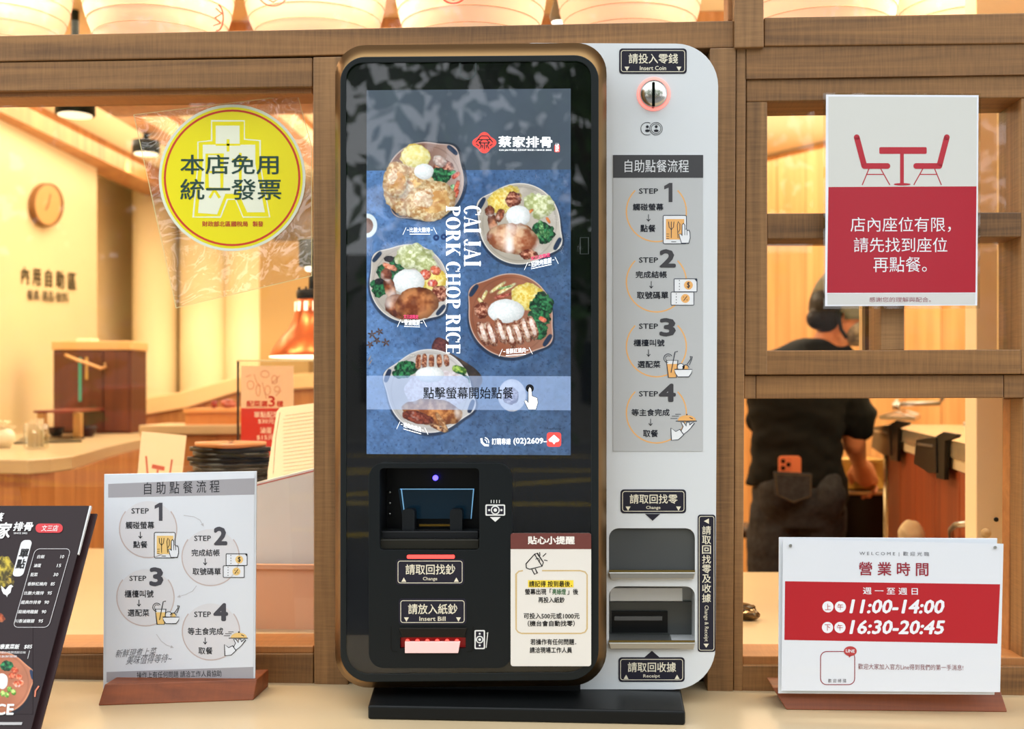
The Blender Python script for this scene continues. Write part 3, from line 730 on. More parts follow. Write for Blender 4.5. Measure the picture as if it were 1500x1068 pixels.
# reminder sticker
rs = solid('reminder_sticker', rr(748, 781, 866, 976, 4), KY, .0006, mat('cream_sticker', (226, 221, 214), .4), K, off=.0052)
p = Print(KY, rs, .0052)
p.poly(rr(748, 781, 866, 804.5, (4, 4, .5, .5)), ink(106, 52, 46), 1, key='header_band')
p.text('貼心小提醒', 773, 785.5, 842, 797.5, ink(240, 234, 228), .035)
OC = ink(206, 178, 128); BK = ink(26, 24, 26)
box_ = [(766, 836), (760, 837), (756, 841), (756, 922), (759, 926), (764, 928), (851, 928), (857, 926), (860, 921), (860, 842), (857, 838), (850, 836), (794, 836)]
p.stroke(box_, 2, OC, 1)
p.poly(rect(773.5, 850, 840, 860.5), ink(244, 214, 60), 2)
for t, a, b, c_, m_ in (('請記得 按到最後．', 775, 851, 838, BK), ('螢幕出現「', 769, 862.5, 808, BK), ('亮綠燈', 809, 862.5, 829, ink(50, 104, 60)), ('」後', 831, 862.5, 847, BK),
                       ('再投入紙鈔', 788.5, 874.5, 827, BK), ('可投入500元或1000元', 767, 898, 849, BK), ('（機台會自動找零）', 773, 909, 842, BK),
                       ('若操作有任何問題．', 777, 936, 844, BK), ('請洽現場工作人員', 776, 948, 838, BK)):
    p.text(t, a, b, c_, b+8.8, m_, .02)
# megaphone
p.stroke([(771, 832), (770.5, 826), (783, 812), (794, 829.5), (776, 834)], 1.4, BK, 2, closed=True)
p.stroke([(783, 812), (787, 810.5), (796, 824), (794, 829.5)], 1.4, BK, 2)
p.stroke([(779, 834), (783, 841.5), (787, 839.5), (784, 833)], 1.4, BK, 2); p.arc(787.5, 821, 3, 200, 420, 1, BK, 2)
for a, b in (((791, 814), (790.5, 809)), ((795, 815.5), (800, 810.5)), ((797, 820.5), (802, 821.5))): p.stroke([a, b], 1.3, BK, 2)
p.done()
#@@PART3

# ================================================================ PICTURES (food photographs shown on the screen and on the menu), computed as point colours of a fine grid
RNG = np.random.RandomState(11)
_LAT = RNG.rand(512, 512)
def vnoise(x, y):
    xi = np.floor(x).astype(int); yi = np.floor(y).astype(int); fx = x-xi; fy = y-yi
    fx = fx*fx*(3-2*fx); fy = fy*fy*(3-2*fy)
    g = lambda a, b: _LAT[a & 511, b & 511]
    return (g(xi, yi)*(1-fx)+g(xi+1, yi)*fx)*(1-fy)+(g(xi, yi+1)*(1-fx)+g(xi+1, yi+1)*fx)*fy
def fbm(x, y, s, o=4, seed=0):
    t = 0; a = 1; n = 0
    for i in range(o):
        t = t+a*vnoise(x/s+seed*17.3+i*31, y/s+seed*7.7+i*13); n += a; a *= .55; s *= .5
    return t/n
class Canvas:
    def __init__(s, x0, y0, x1, y1, res=1.0):
        s.nx, s.ny = int((x1-x0)*res)+1, int((y1-y0)*res)+1
        s.X, s.Y = np.meshgrid(np.linspace(x0, x1, s.nx), np.linspace(y0, y1, s.ny)); s.C = np.zeros(s.X.shape+(3,)); s.sd = 1
    def put(s, mask, col):
        mask = np.clip(mask, 0, 1)[..., None]
        s.C = s.C*(1-mask)+(np.asarray(col, float) if not isinstance(col, np.ndarray) else col)*mask
    def loc(s, cx, cy, rot):
        a = math.radians(rot); dx, dy = s.X-cx, s.Y-cy
        return dx*math.cos(a)+dy*math.sin(a), -dx*math.sin(a)+dy*math.cos(a)
    def blob(s, cx, cy, rx, ry, rot, c1, c2, rough=.15, grain=3.0, soft=.8, shade=.35, gloss=0, p=2):
        """lumpy patch of food: two-tone grain, darker towards its edge as photographed food is"""
        s.sd += 1; u, v = s.loc(cx, cy, rot)
        r = (np.abs(u/rx)**p+np.abs(v/ry)**p)**(1/p)+(fbm(s.X, s.Y, max(rx, ry)*.45, 3, s.sd)-.5)*rough*2
        m = (1-r)*min(rx, ry)/soft
        n = fbm(s.X, s.Y, grain, 3, s.sd+5)
        n = np.clip((n-.32)/.36, 0, 1)[..., None]
        col = np.array(c1)*(1-n)+np.array(c2)*n
        sh = 1-shade*np.clip(r, 0, 1)**3+.10*np.clip(-(u+v)/(rx+ry), -1, 1)
        col = col*sh[..., None]
        if gloss:
            g = np.clip(fbm(s.X, s.Y, grain*2.2, 2, s.sd+9)-.58, 0, 1)*gloss*4
            col = col+(255-col)*np.clip(g, 0, .85)[..., None]
        s.put(m, col)
    def shadow(s, cx, cy, rx, ry, k=.5):
        r = np.hypot((s.X-cx)/rx, (s.Y-cy)/ry); m = np.clip((1.15-r)*3, 0, 1)*k; s.put(m, [20, 26, 40])
    def plate(s, cx, cy, r, ang, col, rim, light=0.25):
        """round iron-style plate with two eared handles"""
        s.sd += 1; u, v = s.loc(cx, cy, ang)
        d = np.hypot(u, v)
        th = np.arctan2(v, u)
        ear = r*(1+.16*np.exp(-(np.minimum(np.abs(th), np.pi-np.abs(th))/.27)**2))
        s.put(np.clip((ear+2.5-np.hypot(u-1.5, v-2.5))*.5, 0, 1)*.6, [12, 18, 34])
        s.put(np.clip(ear-d, 0, 1), rim)
        t = np.clip((u*.4-v*.2+d*0)/r*.5+.5, 0, 1)
        base = np.array(col)[None, None, :]*(0.92+.16*fbm(s.X, s.Y, 20, 2, s.sd))[..., None]
        sheen = np.clip((s.X-cx)/r*.8+.1, 0, 1)*light
        base = base+(235-base)*sheen[..., None]
        s.put(np.clip(ear-1.6-d, 0, 1), base)
        well = np.clip(1-np.abs(d-r*.90)/1.6, 0, 1)*.25; s.put(well, np.array(col)*.6)
        for sg in (-1, 1):
            uu, vv = u-sg*r*1.05, v
            m = 1-((np.abs(uu)/(r*.062))**3+(np.abs(vv)/(r*.18))**3)**(1/3)
            s.put(m*r*.1, [30, 48, 78])
    def strip(s, x0, y0, x1, y1, w, c1, c2, **k):
        s.blob((x0+x1)/2, (y0+y1)/2, math.hypot(x1-x0, y1-y0)/2, w/2, math.degrees(math.atan2(y1-y0, x1-x0)), c1, c2, rough=k.pop('rough', .1), grain=k.pop('grain', 3), p=3, **k)
    def mesh(s, name, un, m, parent):
        n = s.nx*s.ny; me = bpy.data.meshes.new(name)
        off = root_loc(parent)
        co = un(s.X, s.Y)-np.array(off)[None, None, :]
        i = np.arange(n).reshape(s.ny, s.nx)
        q = np.stack([i[:-1, :-1], i[1:, :-1], i[1:, 1:], i[:-1, 1:]], -1).reshape(-1, 4)
        me.vertices.add(n); me.vertices.foreach_set('co', co.reshape(-1))
        me.loops.add(q.size); me.loops.foreach_set('vertex_index', q.reshape(-1))
        me.polygons.add(len(q)); me.polygons.foreach_set('loop_start', np.arange(len(q))*4)
        me.update(calc_edges=True)
        c = np.clip(s.C, 0, 255)/255.0; c = np.where(c <= .04045, c/12.92, ((c+.055)/1.055)**2.4)
        at_ = me.color_attributes.new('picture', 'FLOAT_COLOR', 'POINT')
        at_.data.foreach_set('color', np.concatenate([c, np.ones(c.shape[:2]+(1,))], -1).reshape(-1).astype(np.float32))
        me.materials.append(m); o = bpy.data.objects.new(name, me); COL.objects.link(o); o.parent = parent
        return o
def picmat(name, emit):
    m = bpy.data.materials.new(name); m.use_nodes = True; b = bsdf_of(m); nt = m.node_tree
    a = nt.nodes.new('ShaderNodeVertexColor'); a.layer_name = 'picture'
    if emit:
        b.inputs['Base Color'].default_value = (0.01, 0.01, 0.01, 1)
        nt.links.new(a.outputs[0], b.inputs['Emission Color']); b.inputs['Emission Strength'].default_value = emit
    else: nt.links.new(a.outputs[0], b.inputs['Base Color'])
    b.inputs['Roughness'].default_value = .4 if emit else .25; b.inputs['Specular IOR Level'].default_value = 0.22
    return m
def un_np(pl, off=0.0):
    p = np.array(pl.p+pl.n*off); n = np.array(pl.n); e = np.array(EYE); F = np.array(FWD); R = np.array(RGT); U = np.array(UPV)
    def f(X, Y):
        d = F+R*((X-750)/FPX)[..., None]+U*((HZ-Y)/FPX)[..., None]
        return e+d*(((p-e)@n)/(d@n))[..., None]
    return f
# foods
RICE = ([236, 244, 244], [252, 255, 255]); EGG = ([232, 196, 70], [252, 238, 150]); BROC = ([10, 52, 34], [60, 150, 90])
def rice(c, x, y, rx, ry): c.blob(x, y, rx, ry, 0, *RICE, rough=.06, grain=2, shade=.14)
def egg(c, x, y, rx, ry, rot=0): c.blob(x, y, rx, ry, rot, *EGG, rough=.2, grain=3.2, shade=.2, gloss=.3); 
def broc(c, x, y, r, k=1.0): c.blob(x, y, r, r*k, 0, *BROC, rough=.25, grain=3.4, shade=.4)
def nuts(c, x, y, r, k=1.): c.blob(x, y, r, r*k, 0, [110, 40, 24], [232, 170, 140], rough=.25, grain=3.6, shade=.3)
def cabb(c, x, y, rx, ry, rot=0): c.blob(x, y, rx, ry, rot, [176, 186, 120], [246, 252, 214], rough=.3, grain=5, shade=.2)
def leg(c, x, y, s, rot, fl=1):
    a = math.radians(rot)
    def P(u, v): v *= fl; return x+s*(u*math.cos(a)-v*math.sin(a)), y+s*(u*math.sin(a)+v*math.cos(a))
    D, L = [96, 36, 18], [190, 110, 66]
    x1, y1 = P(-.75, -.75); x2, y2 = P(-.55, 0.0); c.strip(x1, y1, x2, y2, s*.38, D, L, gloss=.6, grain=s*.2)
    c.blob(*P(-.78, -.86), s*.2, s*.22, rot, D, [150, 84, 60], gloss=.7, grain=s*.12)
    c.blob(*P(-.25, .22), s*.62, s*.42, rot+15*fl, D, L, rough=.1, grain=s*.25, gloss=.7)
    c.blob(*P(.25, .12), s*.75, s*.55, rot-8*fl, [120, 52, 22], [216, 140, 84], rough=.12, grain=s*.3, gloss=.8)
def cutlet(c, x, y, rx, ry, rot, sd=.2):
    c.shadow(x+2, y+4, rx, ry, .3)
    c.blob(x, y, rx, ry, rot, [196, 142, 84], [248, 226, 178], rough=sd, grain=4.0, shade=.22, gloss=.25)
    c.blob(x+rx*.2, y+ry*.1, rx*.62, ry*.5, rot, [206, 150, 86], [240, 206, 140], rough=.35, grain=9, shade=0)
    c.blob(x-rx*.25, y-ry*.15, rx*.4, ry*.45, rot, [214, 178, 140], [250, 236, 206], rough=.4, grain=3, shade=0)
    for k in range(3):
        c.blob(x+rx*(.35*math.cos(k*2.3)), y+ry*(.4*math.sin(k*2.3)), rx*.22, ry*.08, 25*k-20, [150, 84, 40], [190, 122, 70], rough=.5, grain=4, shade=0, soft=3)
DQ = [(537, 133), (836, 130), (835.5, 667), (537, 665)]
cv = Canvas(537, 131, 836, 666, 1.35)
n1 = fbm(cv.X, cv.Y, 70, 4, 3); n2 = fbm(cv.X, cv.Y, 5, 3, 4)
slate = np.array([46, 78, 124])[None, None]*(1-n1[..., None])+np.array([116, 158, 212])[None, None]*n1[..., None]
cv.C = slate*(.80+.34*n2[..., None])
n3 = fbm(cv.X, cv.Y, 3.2, 2, 9); cv.put(np.clip((n3-.70)*5, 0, .35), [28, 50, 92]); lp_ = np.clip(1.18-.0011*(cv.X-537)-.0004*(cv.Y-250), .75, 1.25); cv.C *= lp_[..., None]  # lamplight falloff painted into the slate: dimmer towards right and bottom
hd = np.array([70, 82, 96])[None, None]*(.88+.24*n1[..., None]); cv.put((cv.Y < 249.5)*1.0, hd)
# brick-like board, star anise, small dishes
cv.strip(630, 520, 704, 566, 38, [52, 44, 44], [92, 74, 66], rough=.02, grain=12, shade=.1)
cv.strip(634, 502, 656, 512, 24, [84, 34, 40], [120, 62, 58], rough=.03)
for (x, y, r) in ((545, 490, 7), (552, 499, 6), (542, 505, 6), (565, 502, 7), (556, 486, 6)):
    for k in range(5):
        a = k*1.257+x; cv.strip(x, y, x+r*math.cos(a), y+r*math.sin(a), 3.0, [60, 36, 28], [112, 76, 56])
cv.strip(538, 532, 544, 520, 2, [170, 140, 110], [210, 190, 160]); cv.strip(539, 537, 546, 525, 2, [150, 120, 100], [200, 180, 160])
cv.put(np.clip(15-np.hypot((cv.X-538)*1.0, (cv.Y-330)*.82), 0, 1), [222, 236, 240]); cv.put(np.clip(10-np.hypot(cv.X-537, (cv.Y-330)*.85), 0, 1), [130, 100, 92])
for x, y in ((639, 348), (650, 347)): cv.put(np.clip(2-np.abs(np.hypot(cv.X-x, cv.Y-y)-3), 0, 1), [30, 56, 110])
cv.blob(750, 579, 21, 24, 0, [200, 206, 222], [226, 230, 240], rough=.02, grain=6, shade=.1); cv.blob(748, 580, 12, 13, 0, [90, 80, 110], [216, 204, 216], rough=.2, grain=3)
# plate 1 top left
cv.plate(622, 265, 58, -48, [128, 88, 72], [196, 178, 168], .62)
nuts(cv, 650, 245, 16, .7); cv.blob(644, 236, 11, 9, 30, [190, 160, 150], [240, 226, 216], grain=4)
egg(cv, 609, 230, 23, 20, 20); cv.blob(609, 229, 21, 17, 20, [236, 224, 132], [250, 246, 190], rough=.15, grain=4, shade=.1)
broc(cv, 645, 258, 16, .8)
cv.strip(655, 256, 668, 250, 6, [24, 110, 60], [90, 190, 120]); cv.strip(662, 270, 666, 279, 8, [90, 160, 100], [180, 220, 170])
for a in ((662, 262, 674, 252), (666, 282, 672, 264), (666, 291, 671, 276)): cv.strip(*a, 7, [196, 70, 50], [240, 140, 110])
cutlet(cv, 600, 281, 40, 38, 20, .16); cutlet(cv, 630, 295, 38, 30, -25, .18); cutlet(cv, 580, 262, 18, 27, 10, .2)
rice(cv, 621, 251, 15, 12)
# plate 2 top right
cv.plate(761, 328, 60, 28, [178, 170, 156], [226, 222, 214], .3)
egg(cv, 738, 293, 26, 19, -30); nuts(cv, 752, 292, 12, 1); cabb(cv, 790, 301, 24, 18, 20)
for a in ((770, 316, 782, 306), (800, 318, 806, 328)): cv.strip(*a, 5, [220, 120, 60], [244, 160, 90])
broc(cv, 795, 341, 18, .9)
for a in ((791, 322, 795, 345), (780, 352, 792, 342), (797, 350, 804, 338)): cv.strip(*a, 8, [50, 110, 60], [150, 210, 140])
rice(cv, 759, 317, 18, 16); leg(cv, 746, 343, 38, 2); cv.blob(752, 350, 38, 22, 8, [176, 96, 60], [244, 200, 160], rough=.15, grain=10, gloss=.8); cv.strip(736, 306, 728, 326, 12, [110, 50, 30], [190, 110, 80], gloss=.6)
nuts(cv, 775, 373, 15, .55)
# plate 3 middle left
cv.plate(599, 415, 58, 40, [186, 178, 168], [226, 222, 216], .3)
for x, y, r in ((561, 397, 10), (556, 425, 11), (583, 386, 12), (575, 402, 12), (549, 416, 7)): broc(cv, x, y, r)
cv.blob(570, 379, 8, 5, 0, [14, 12, 20], [50, 44, 54]); cv.blob(556, 412, 8, 5, 0, [14, 12, 20], [50, 44, 54])
for a in ((560, 386, 583, 396), (562, 394, 580, 390)): cv.strip(*a, 8, [226, 120, 80], [250, 180, 150])
cabb(cv, 606, 376, 29, 19, 10); cabb(cv, 624, 390, 20, 15, 30)
egg(cv, 636, 414, 17, 21, 30); cv.blob(623, 402, 9, 8, 0, [210, 70, 50], [250, 150, 120], gloss=.6); cv.blob(638, 396, 9, 7, 20, [220, 90, 60], [250, 160, 120], gloss=.6); cv.blob(634, 415, 8, 6, 0, [210, 60, 50], [240, 130, 100], gloss=.6)
nuts(cv, 644, 430, 13, .9); rice(cv, 599, 413, 24, 19); leg(cv, 600, 440, 44, 0)
# plate 4 right
cv.plate(748, 462, 62, 34, [150, 88, 62], [206, 176, 160], .25)
for a in ((706, 440, 714, 424), (700, 436, 708, 446), (716, 430, 742, 412), (726, 432, 758, 414)): cv.strip(*a, 6, [214, 190, 110], [252, 244, 200])
cv.strip(722, 437, 752, 430, 6, [140, 50, 40], [220, 130, 110]); cv.strip(728, 424, 752, 418, 4, [120, 160, 90], [210, 230, 180])
egg(cv, 773, 436, 26, 21, 20); nuts(cv, 706, 454, 12, 1.0)
broc(cv, 794, 446, 18, 1.0); broc(cv, 790, 466, 16); broc(cv, 788, 484, 14); cv.strip(789, 465, 801, 471, 8, [230, 110, 80], [250, 150, 120])
rice(cv, 741, 456, 27, 18)
for i, (x, y) in enumerate(((701, 470), (713, 471), (728, 468), (741, 474), (752, 470), (764, 466), (774, 462))):
    cv.strip(x, y, x+12, y+36, 14, [126, 54, 32], [232, 190, 160], gloss=.3, rough=.2); cv.strip(x+2, y+3, x+11, y+31, 7, [230, 196, 178], [255, 246, 238], rough=.2, shade=.1)
# plate 5 bottom
cv.plate(629, 573, 62, 20, [190, 186, 182], [226, 224, 222], .35)
cv.blob(604, 521, 5, 3, 0, [190, 186, 180], [226, 222, 214]); broc(cv, 594, 540, 18, .6); broc(cv, 588, 548, 14, .5); cv.arc = None
for i, x in enumerate((614, 622, 632, 643, 653)): cv.strip(x, 518, x-2+i, 542-i, 9, [120, 56, 34], [222, 160, 120], gloss=.5, rough=.15)
cv.strip(662, 538, 684, 546, 12, [70, 120, 40], [180, 214, 100]); cv.strip(670, 546, 682, 557, 6, [226, 60, 80], [244, 120, 150]); broc(cv, 672, 556, 16, .7)
cv.blob(640, 571, 48, 30, -4, [214, 200, 204], [246, 240, 246], rough=.12, grain=3, shade=.1); rice(cv, 630, 549, 22, 12)
cv.blob(632, 604, 46, 20, 6, [140, 70, 28], [222, 150, 84], rough=.15, grain=7, gloss=.5); cv.blob(612, 612, 26, 9, 14, [100, 34, 22], [160, 74, 52], rough=.2, gloss=.5)
cv.strip(638, 604, 656, 634, 8, [150, 96, 56], [226, 180, 130]); cv.strip(630, 622, 655, 633, 7, [110, 60, 36], [222, 176, 130])
# touch band
band = ((cv.Y > 550.5) & (cv.Y < 600.5))*.62; cv.put(band, [182, 206, 248])
skew = lambda X, Y: (X, Y-0.0085*(X-686)*(1-(Y-131)/535*1.7))
f0 = un_np(DP, 0.0)
disp = cv.mesh('display', lambda X, Y: f0(*skew(X, Y)), picmat('display_picture', 1.12), K)
WS = mat('screen_white', (246, 248, 250), .5, emit=1.0); WS2 = mat('screen_black', (14, 16, 26), .5); RS = mat('screen_red', (226, 66, 60), .5, emit=.9); PKS = mat('screen_pink', (216, 60, 110), .5, emit=.8)
p = Print(DP, disp, .0001)
# serif title, set sideways
def serif(word, x0, x1, y0, y1):
    """glyph u along the word, v up; turned clockwise so v points to +x"""
    T, t, s = .24, .055, .07
    adv = {'C': .86, 'A': .92, 'I': .46, 'J': .62, 'P': .80, 'O': .90, 'R': .90, 'K': .94, 'H': .98, 'E': .80, ' ': .32}
    tot = sum(adv[c] for c in word); sc_ = (y1-y0)/tot
    mp = lambda pts, ox: [(x0+(x1-x0)*v, y0+(ox+u)*sc_) for u, v in pts]
    ox = 0
    def stem(u, w=T, a=0, b=1):
        p.poly(mp([(u, a), (u+w, a), (u+w, b), (u, b)], ox), WS, 2, 'title_lettering')
        for v0, v1 in ((0, t), (1-t, 1)): p.poly(mp([(u-s, v0), (u+w+s, v0), (u+w+s, v1), (u-s, v1)], ox), WS, 2, 'title_lettering')
    def bowl(cu, cv_, ru, rv, a0, a1, TT=T):
        n = 24; o_, i_ = [], []
        for k in range(n+1):
            a = math.radians(a0+(a1-a0)*k/n); o_.append((cu+ru*math.cos(a), cv_+rv*math.sin(a))); i_.append((cu+(ru-TT)*math.cos(a), cv_+(rv-t)*math.sin(a)))
        P_ = mp(o_+i_, ox); p.add('title_lettering', P_, [(k, k+1, n+1+k+1, n+1+k) for k in range(n)], WS, 2)
    for ch in word:
        if ch == 'I': stem(.11)
        elif ch == 'C': bowl(.42, .5, .40, .52, 42, 318); p.poly(mp([(.70, .68), (.76, .68), (.76, 1), (.70, .92)], ox), WS, 2, 'title_lettering')
        elif ch == 'O': bowl(.44, .5, .42, .52, 0, 360)
        elif ch == 'J':
            stem(.22, T, .25, 1); bowl(.24, .22, .22, .24, 180, 360, .12); p.poly(mp([(.15, 0), (.53, 0), (.53, t), (.15, t)], ox), WS, 1, 'title_lettering')
        elif ch in 'PR':
            stem(.10); bowl(.36, .74, .38, .27, -90, 90); p.poly(mp([(.3, .945), (.40, .945), (.40, 1), (.3, 1)], ox), WS, 2, 'title_lettering')
            if ch == 'R': p.poly(mp([(.38, .50), (.60, .48), (.86, .0), (.60, .0)], ox), WS, 2, 'title_lettering')
        elif ch == 'K':
            stem(.10); p.poly(mp([(.32, .38), (.38, .38), (.82, 1), (.72, 1)], ox), WS, 2, 'title_lettering'); p.poly(mp([(.40, .55), (.54, .68), (.94, 0), (.64, 0)], ox), WS, 2, 'title_lettering')
            p.poly(mp([(.62, .945), (.92, .945), (.92, 1), (.62, 1)], ox), WS, 2, 'title_lettering')
        elif ch == 'H': stem(.09, .21); stem(.65, .21); p.poly(mp([(.2, .47), (.7, .47), (.7, .53), (.2, .53)], ox), WS, 2, 'title_lettering')
        elif ch == 'E':
            stem(.10)
            for v0 in (0, .47, .945): p.poly(mp([(.3, v0), (.68, v0), (.68, v0+.055), (.3, v0+.055)], ox), WS, 2, 'title_lettering')
            for a, b in ((0, .26), (.74, 1)): p.poly(mp([(.66, a), (.73, a), (.73, b), (.66, b)], ox), WS, 2, 'title_lettering')
        elif ch == 'A':
            p.poly(mp([(.08, 0), (.15, 0), (.46, .92), (.42, 1)], ox), WS, 2, 'title_lettering'); p.poly(mp([(.36, 1), (.50, 1), (.86, 0), (.60, 0)], ox), WS, 2, 'title_lettering')
            p.poly(mp([(.2, .27), (.65, .27), (.65, .32), (.2, .32)], ox), WS, 2, 'title_lettering')
            for a, b in ((.0, .25), (.52, .93)): p.poly(mp([(a, 0), (b, 0), (b, t), (a, t)], ox), WS, 2, 'title_lettering')
        ox += adv[ch]
serif('CAI', 680, 704, 301, 342); serif('JAI', 680, 704, 350, 391)
serif('PORK', 653.5, 674, 301, 375); serif('CHOP', 653.5, 674, 383, 453); serif('RICE', 653.5, 674, 460, 519)
# logo
def logo(p, cx, cy, r, m, m2, lay=2):
    pts = []
    for i in range(48):
        a = 2*math.pi*i/48; k = 1+.13*math.cos(4*a); pts.append((cx+r*k*.98*math.cos(a), cy+r*k*.86*math.sin(a)))
    p.poly(pts, m, lay, 'logo_emblem'); w = r*.10
    q = lambda L: [(cx+r*a, cy+r*b) for a, b in L]
    for L in ([(-.3, -.62), (.3, -.62)], [(-.62, -.28), (.62, -.28)], [(-.45, .02), (.45, .02)], [(0, .02), (0, .62)], [(-.3, -.62), (-.78, -.02)], [(.3, -.62), (.78, -.02)],
              [(-.5, -.1), (-.28, .25), (-.42, .55)], [(.5, -.1), (.28, .25), (.42, .55)], [(-.75, .12), (-.5, .3)], [(.75, .12), (.5, .3)], [(-.16, .2), (-.2, .5)], [(.16, .2), (.2, .5)], [(-.2, -.28), (-.45, .0)], [(.2, -.28), (.45, .0)]):
        p.stroke(q(L), w, m2, lay+2, 'logo_emblem')
logo(p, 709.5, 209, 16, RS, mat('screen_dark_lines', (58, 52, 60), .5))
p.text('蔡家排骨', 730, 199.5, 809, 216, WS, .02, 2, slope=0.01)
p.text('CAI JAI PORK CHOP RICE / SINCE 2002', 731, 218.6, 808, 221.6, WS, .02, 2)
p.poly(rr(812, 212, 820, 223, 2), RS, 1, 'logo_seal'); p.text('始終', 813.4, 209.5, 818.8, 222.5, WS, .01, 2)
# dish captions
def cap(t, x0, y0, x1, y1, sl=0, pink=None):
    ym = (y0+y1)/2; xm_ = (x0+x1)/2
    p.text(t, x0+3, y0, x1-3, y1-2.4, WS, .01, 2, slope=sl)
    a = lambda x: ym+sl*(x-xm_)
    p.stroke([(x0-1, a(x0)-1), (x0+2, a(x0+2)-1)], .9, WS, 2, 'caption_rules'); p.stroke([(x1-2, a(x1-2)-1), (x1+1, a(x1)-1)], .9, WS, 2, 'caption_rules')
    p.stroke([(x0+3, a(x0+3)+5), (x1-3, a(x1-3)+5)], 1.1, WS, 2, 'caption_rules')
    p.stroke([(x0-2, a(x0)-5), (x0-7, a(x0)+6)], .7, WS, 2, 'caption_rules'); p.stroke([(x1+2, a(x1)-5), (x1+7, a(x1)+5)], .7, WS, 2, 'caption_rules')
    if pink: p.text(pink, x0+2, y0-7, x1-5, y0-1, PKS, .04, 2, slope=sl)
cap('比臉大雞排', 597, 333, 633, 343); cap('招牌烤雞腿', 775, 380, 811, 391, -.22, '文三店限定'); cap('香滷雞腿', 589, 468, 618, 479, .03, '文三店限定')
cap('香酥紅燒肉', 738, 510, 773, 520, -.07); cap('經典炸排骨', 588, 622, 620, 632, .28)
p.text('點擊螢幕開始點餐', 620, 567, 752, 584.5, mat('screen_ink', (10, 12, 24), .5), .012, 2)
BLK = mat('screen_ink', (10, 12, 24), .5)
p.disc(776, 569, 6, BLK, 2, 'touch_icon'); h_ = [(774, 570), (776, 566.5), (778.5, 570), (779.5, 580), (787, 583), (788, 590), (785, 600), (774, 600), (768, 588), (770.5, 586), (773.5, 590)]
p.poly(h_, WS, 3, 'touch_icon'); p.stroke(h_, .8, BLK, 4, 'touch_icon', True)
p.text('訂購專線', 720.5, 642, 748, 651.5, WS, .009, 2); p.text('(02)2609-6', 752, 641.5, 806, 652.5, WS, .02, 2)
p.stroke([(705, 642), (706, 648), (710, 652), (716, 652.5)], 3, WS, 2, 'phone_icon'); p.arc(709, 648, 7, -80, 10, 1.2, WS, 2, 'phone_icon'); p.arc(709, 648, 4, -80, 10, 1.1, WS, 2, 'phone_icon')
p.poly(rr(801, 633.5, 822, 654.5, 4), RS, 3, 'badge_icon'); p.poly([(803.5, 644), (811.5, 637), (819.5, 644), (818, 647), (814, 647.5), (811.5, 651), (809, 647.5), (805, 647)], WS, 5, 'badge_icon'); p.text('Powered by', 801, 626.5, 822, 630.5, BLK, 0, 2)
p.done(); prk.done()
#@@PART4

# ================================================================ SIGNS ON THE LEDGE AND THE WINDOW
def onplane_solid_to_counter(): pass
# step-by-step sign, left
LP = P3((151, 1004, -.085), (374, 1000, -.078), (152.6, 694.5, -.055))
bc = at(262, 1020, -.08)
S1 = thing('table_sign', 'white upright step-by-step ordering sign in a wooden block left of the kiosk', 'sign', (bc.x, bc.y, CZ))
o = solid('acrylic_sheet', [(152.5, 694.5), (376, 690), (373.5, 1006), (151, 1010)], LP, .003, mat('frosted_acrylic', (214, 218, 224), .25), S1); bev(o, .0006)
pa = solid('paper', [(156, 697.5), (372.8, 693.5), (371, 1000), (154.5, 1004)], LP, .0006, mat('printed_paper', (214, 217, 224), .35, coat=.6), S1, off=.0009)
p = Print(LP, pa, .0009)
GB = ink(158, 155, 160)
p.poly([(158.5, 709), (373, 700.5), (372.5, 724.5), (158.5, 729)], GB, 1, 'header_band'); p.poly([(156, 984.5), (371, 977), (371, 994), (156, 999.5)], GB, 1, 'footer_band')
p.text('自 助 點 餐 流 程', 211, 705, 321.5, 723, INK, .006, slope=-.03)
p.text('操作上有任何問題 請洽工作人員協助', 200.5, 983, 324.5, 992.5, INK, .006, slope=-.02)
RC = ink(192, 174, 170); FC = ink(208, 206, 210); OY = ink(228, 190, 118); PW2 = ink(222, 224, 230)
for cx, cy in ((217, 775), (308.5, 816), (213, 875), (309, 925)):
    p.disc(cx, cy, 41, FC, 1, n=40); p.arc(cx, cy, 42, -38, 218, 1.6, RC, 2)
for a, b, c_, d_ in ((192.5, 744.5, 218, 752.5), (284.5, 784.6, 309, 792.6), (189.6, 843.5, 214.3, 851), (284.5, 896, 309, 904)): p.text('STEP', a, b, c_, d_, INK, .01)
for t, a, b, c_, d_ in (('1', 226.5, 736.5, 238, 763), ('2', 313, 771.5, 333, 799), ('3', 218.7, 831, 239.4, 859), ('4', 312.5, 883.5, 334, 910)): p.text(t, a, b, c_, d_, ink(66, 64, 72), .04)
for t, a, b, c_, d_ in (('觸碰螢幕', 184, 764, 226, 775), ('點餐', 195, 792.6, 216, 803), ('完成結帳', 280.5, 804.6, 322, 815), ('取號碼單', 282, 832, 323.5, 842.5), ('櫃檯叫號', 182.4, 864.5, 225, 875.5),
                      ('選配菜', 187, 892.5, 218.7, 903), ('等主食完成', 275, 919.4, 327, 930.3), ('取餐', 290.6, 948, 311.4, 958.7)): p.text(t, a, b, c_, d_, INK, .016)
for x, y in ((205.6, 779), (300.5, 818), (203.5, 878.5), (300.5, 934)): arrow(p, x, y, y+9.5, INK, 1.1)
steps_icon(p, 1, 226, 780, 261.6, 817.3, BK, OY, PW2); steps_icon(p, 2, 327, 811, 362, 846, BK, OY, PW2); steps_icon(p, 3, 223.4, 880, 262.7, 915.4, BK, OY, PW2); steps_icon(p, 4, 328, 924, 363.3, 960.5, BK, OY, PW2)
AR = ink(186, 184, 188)
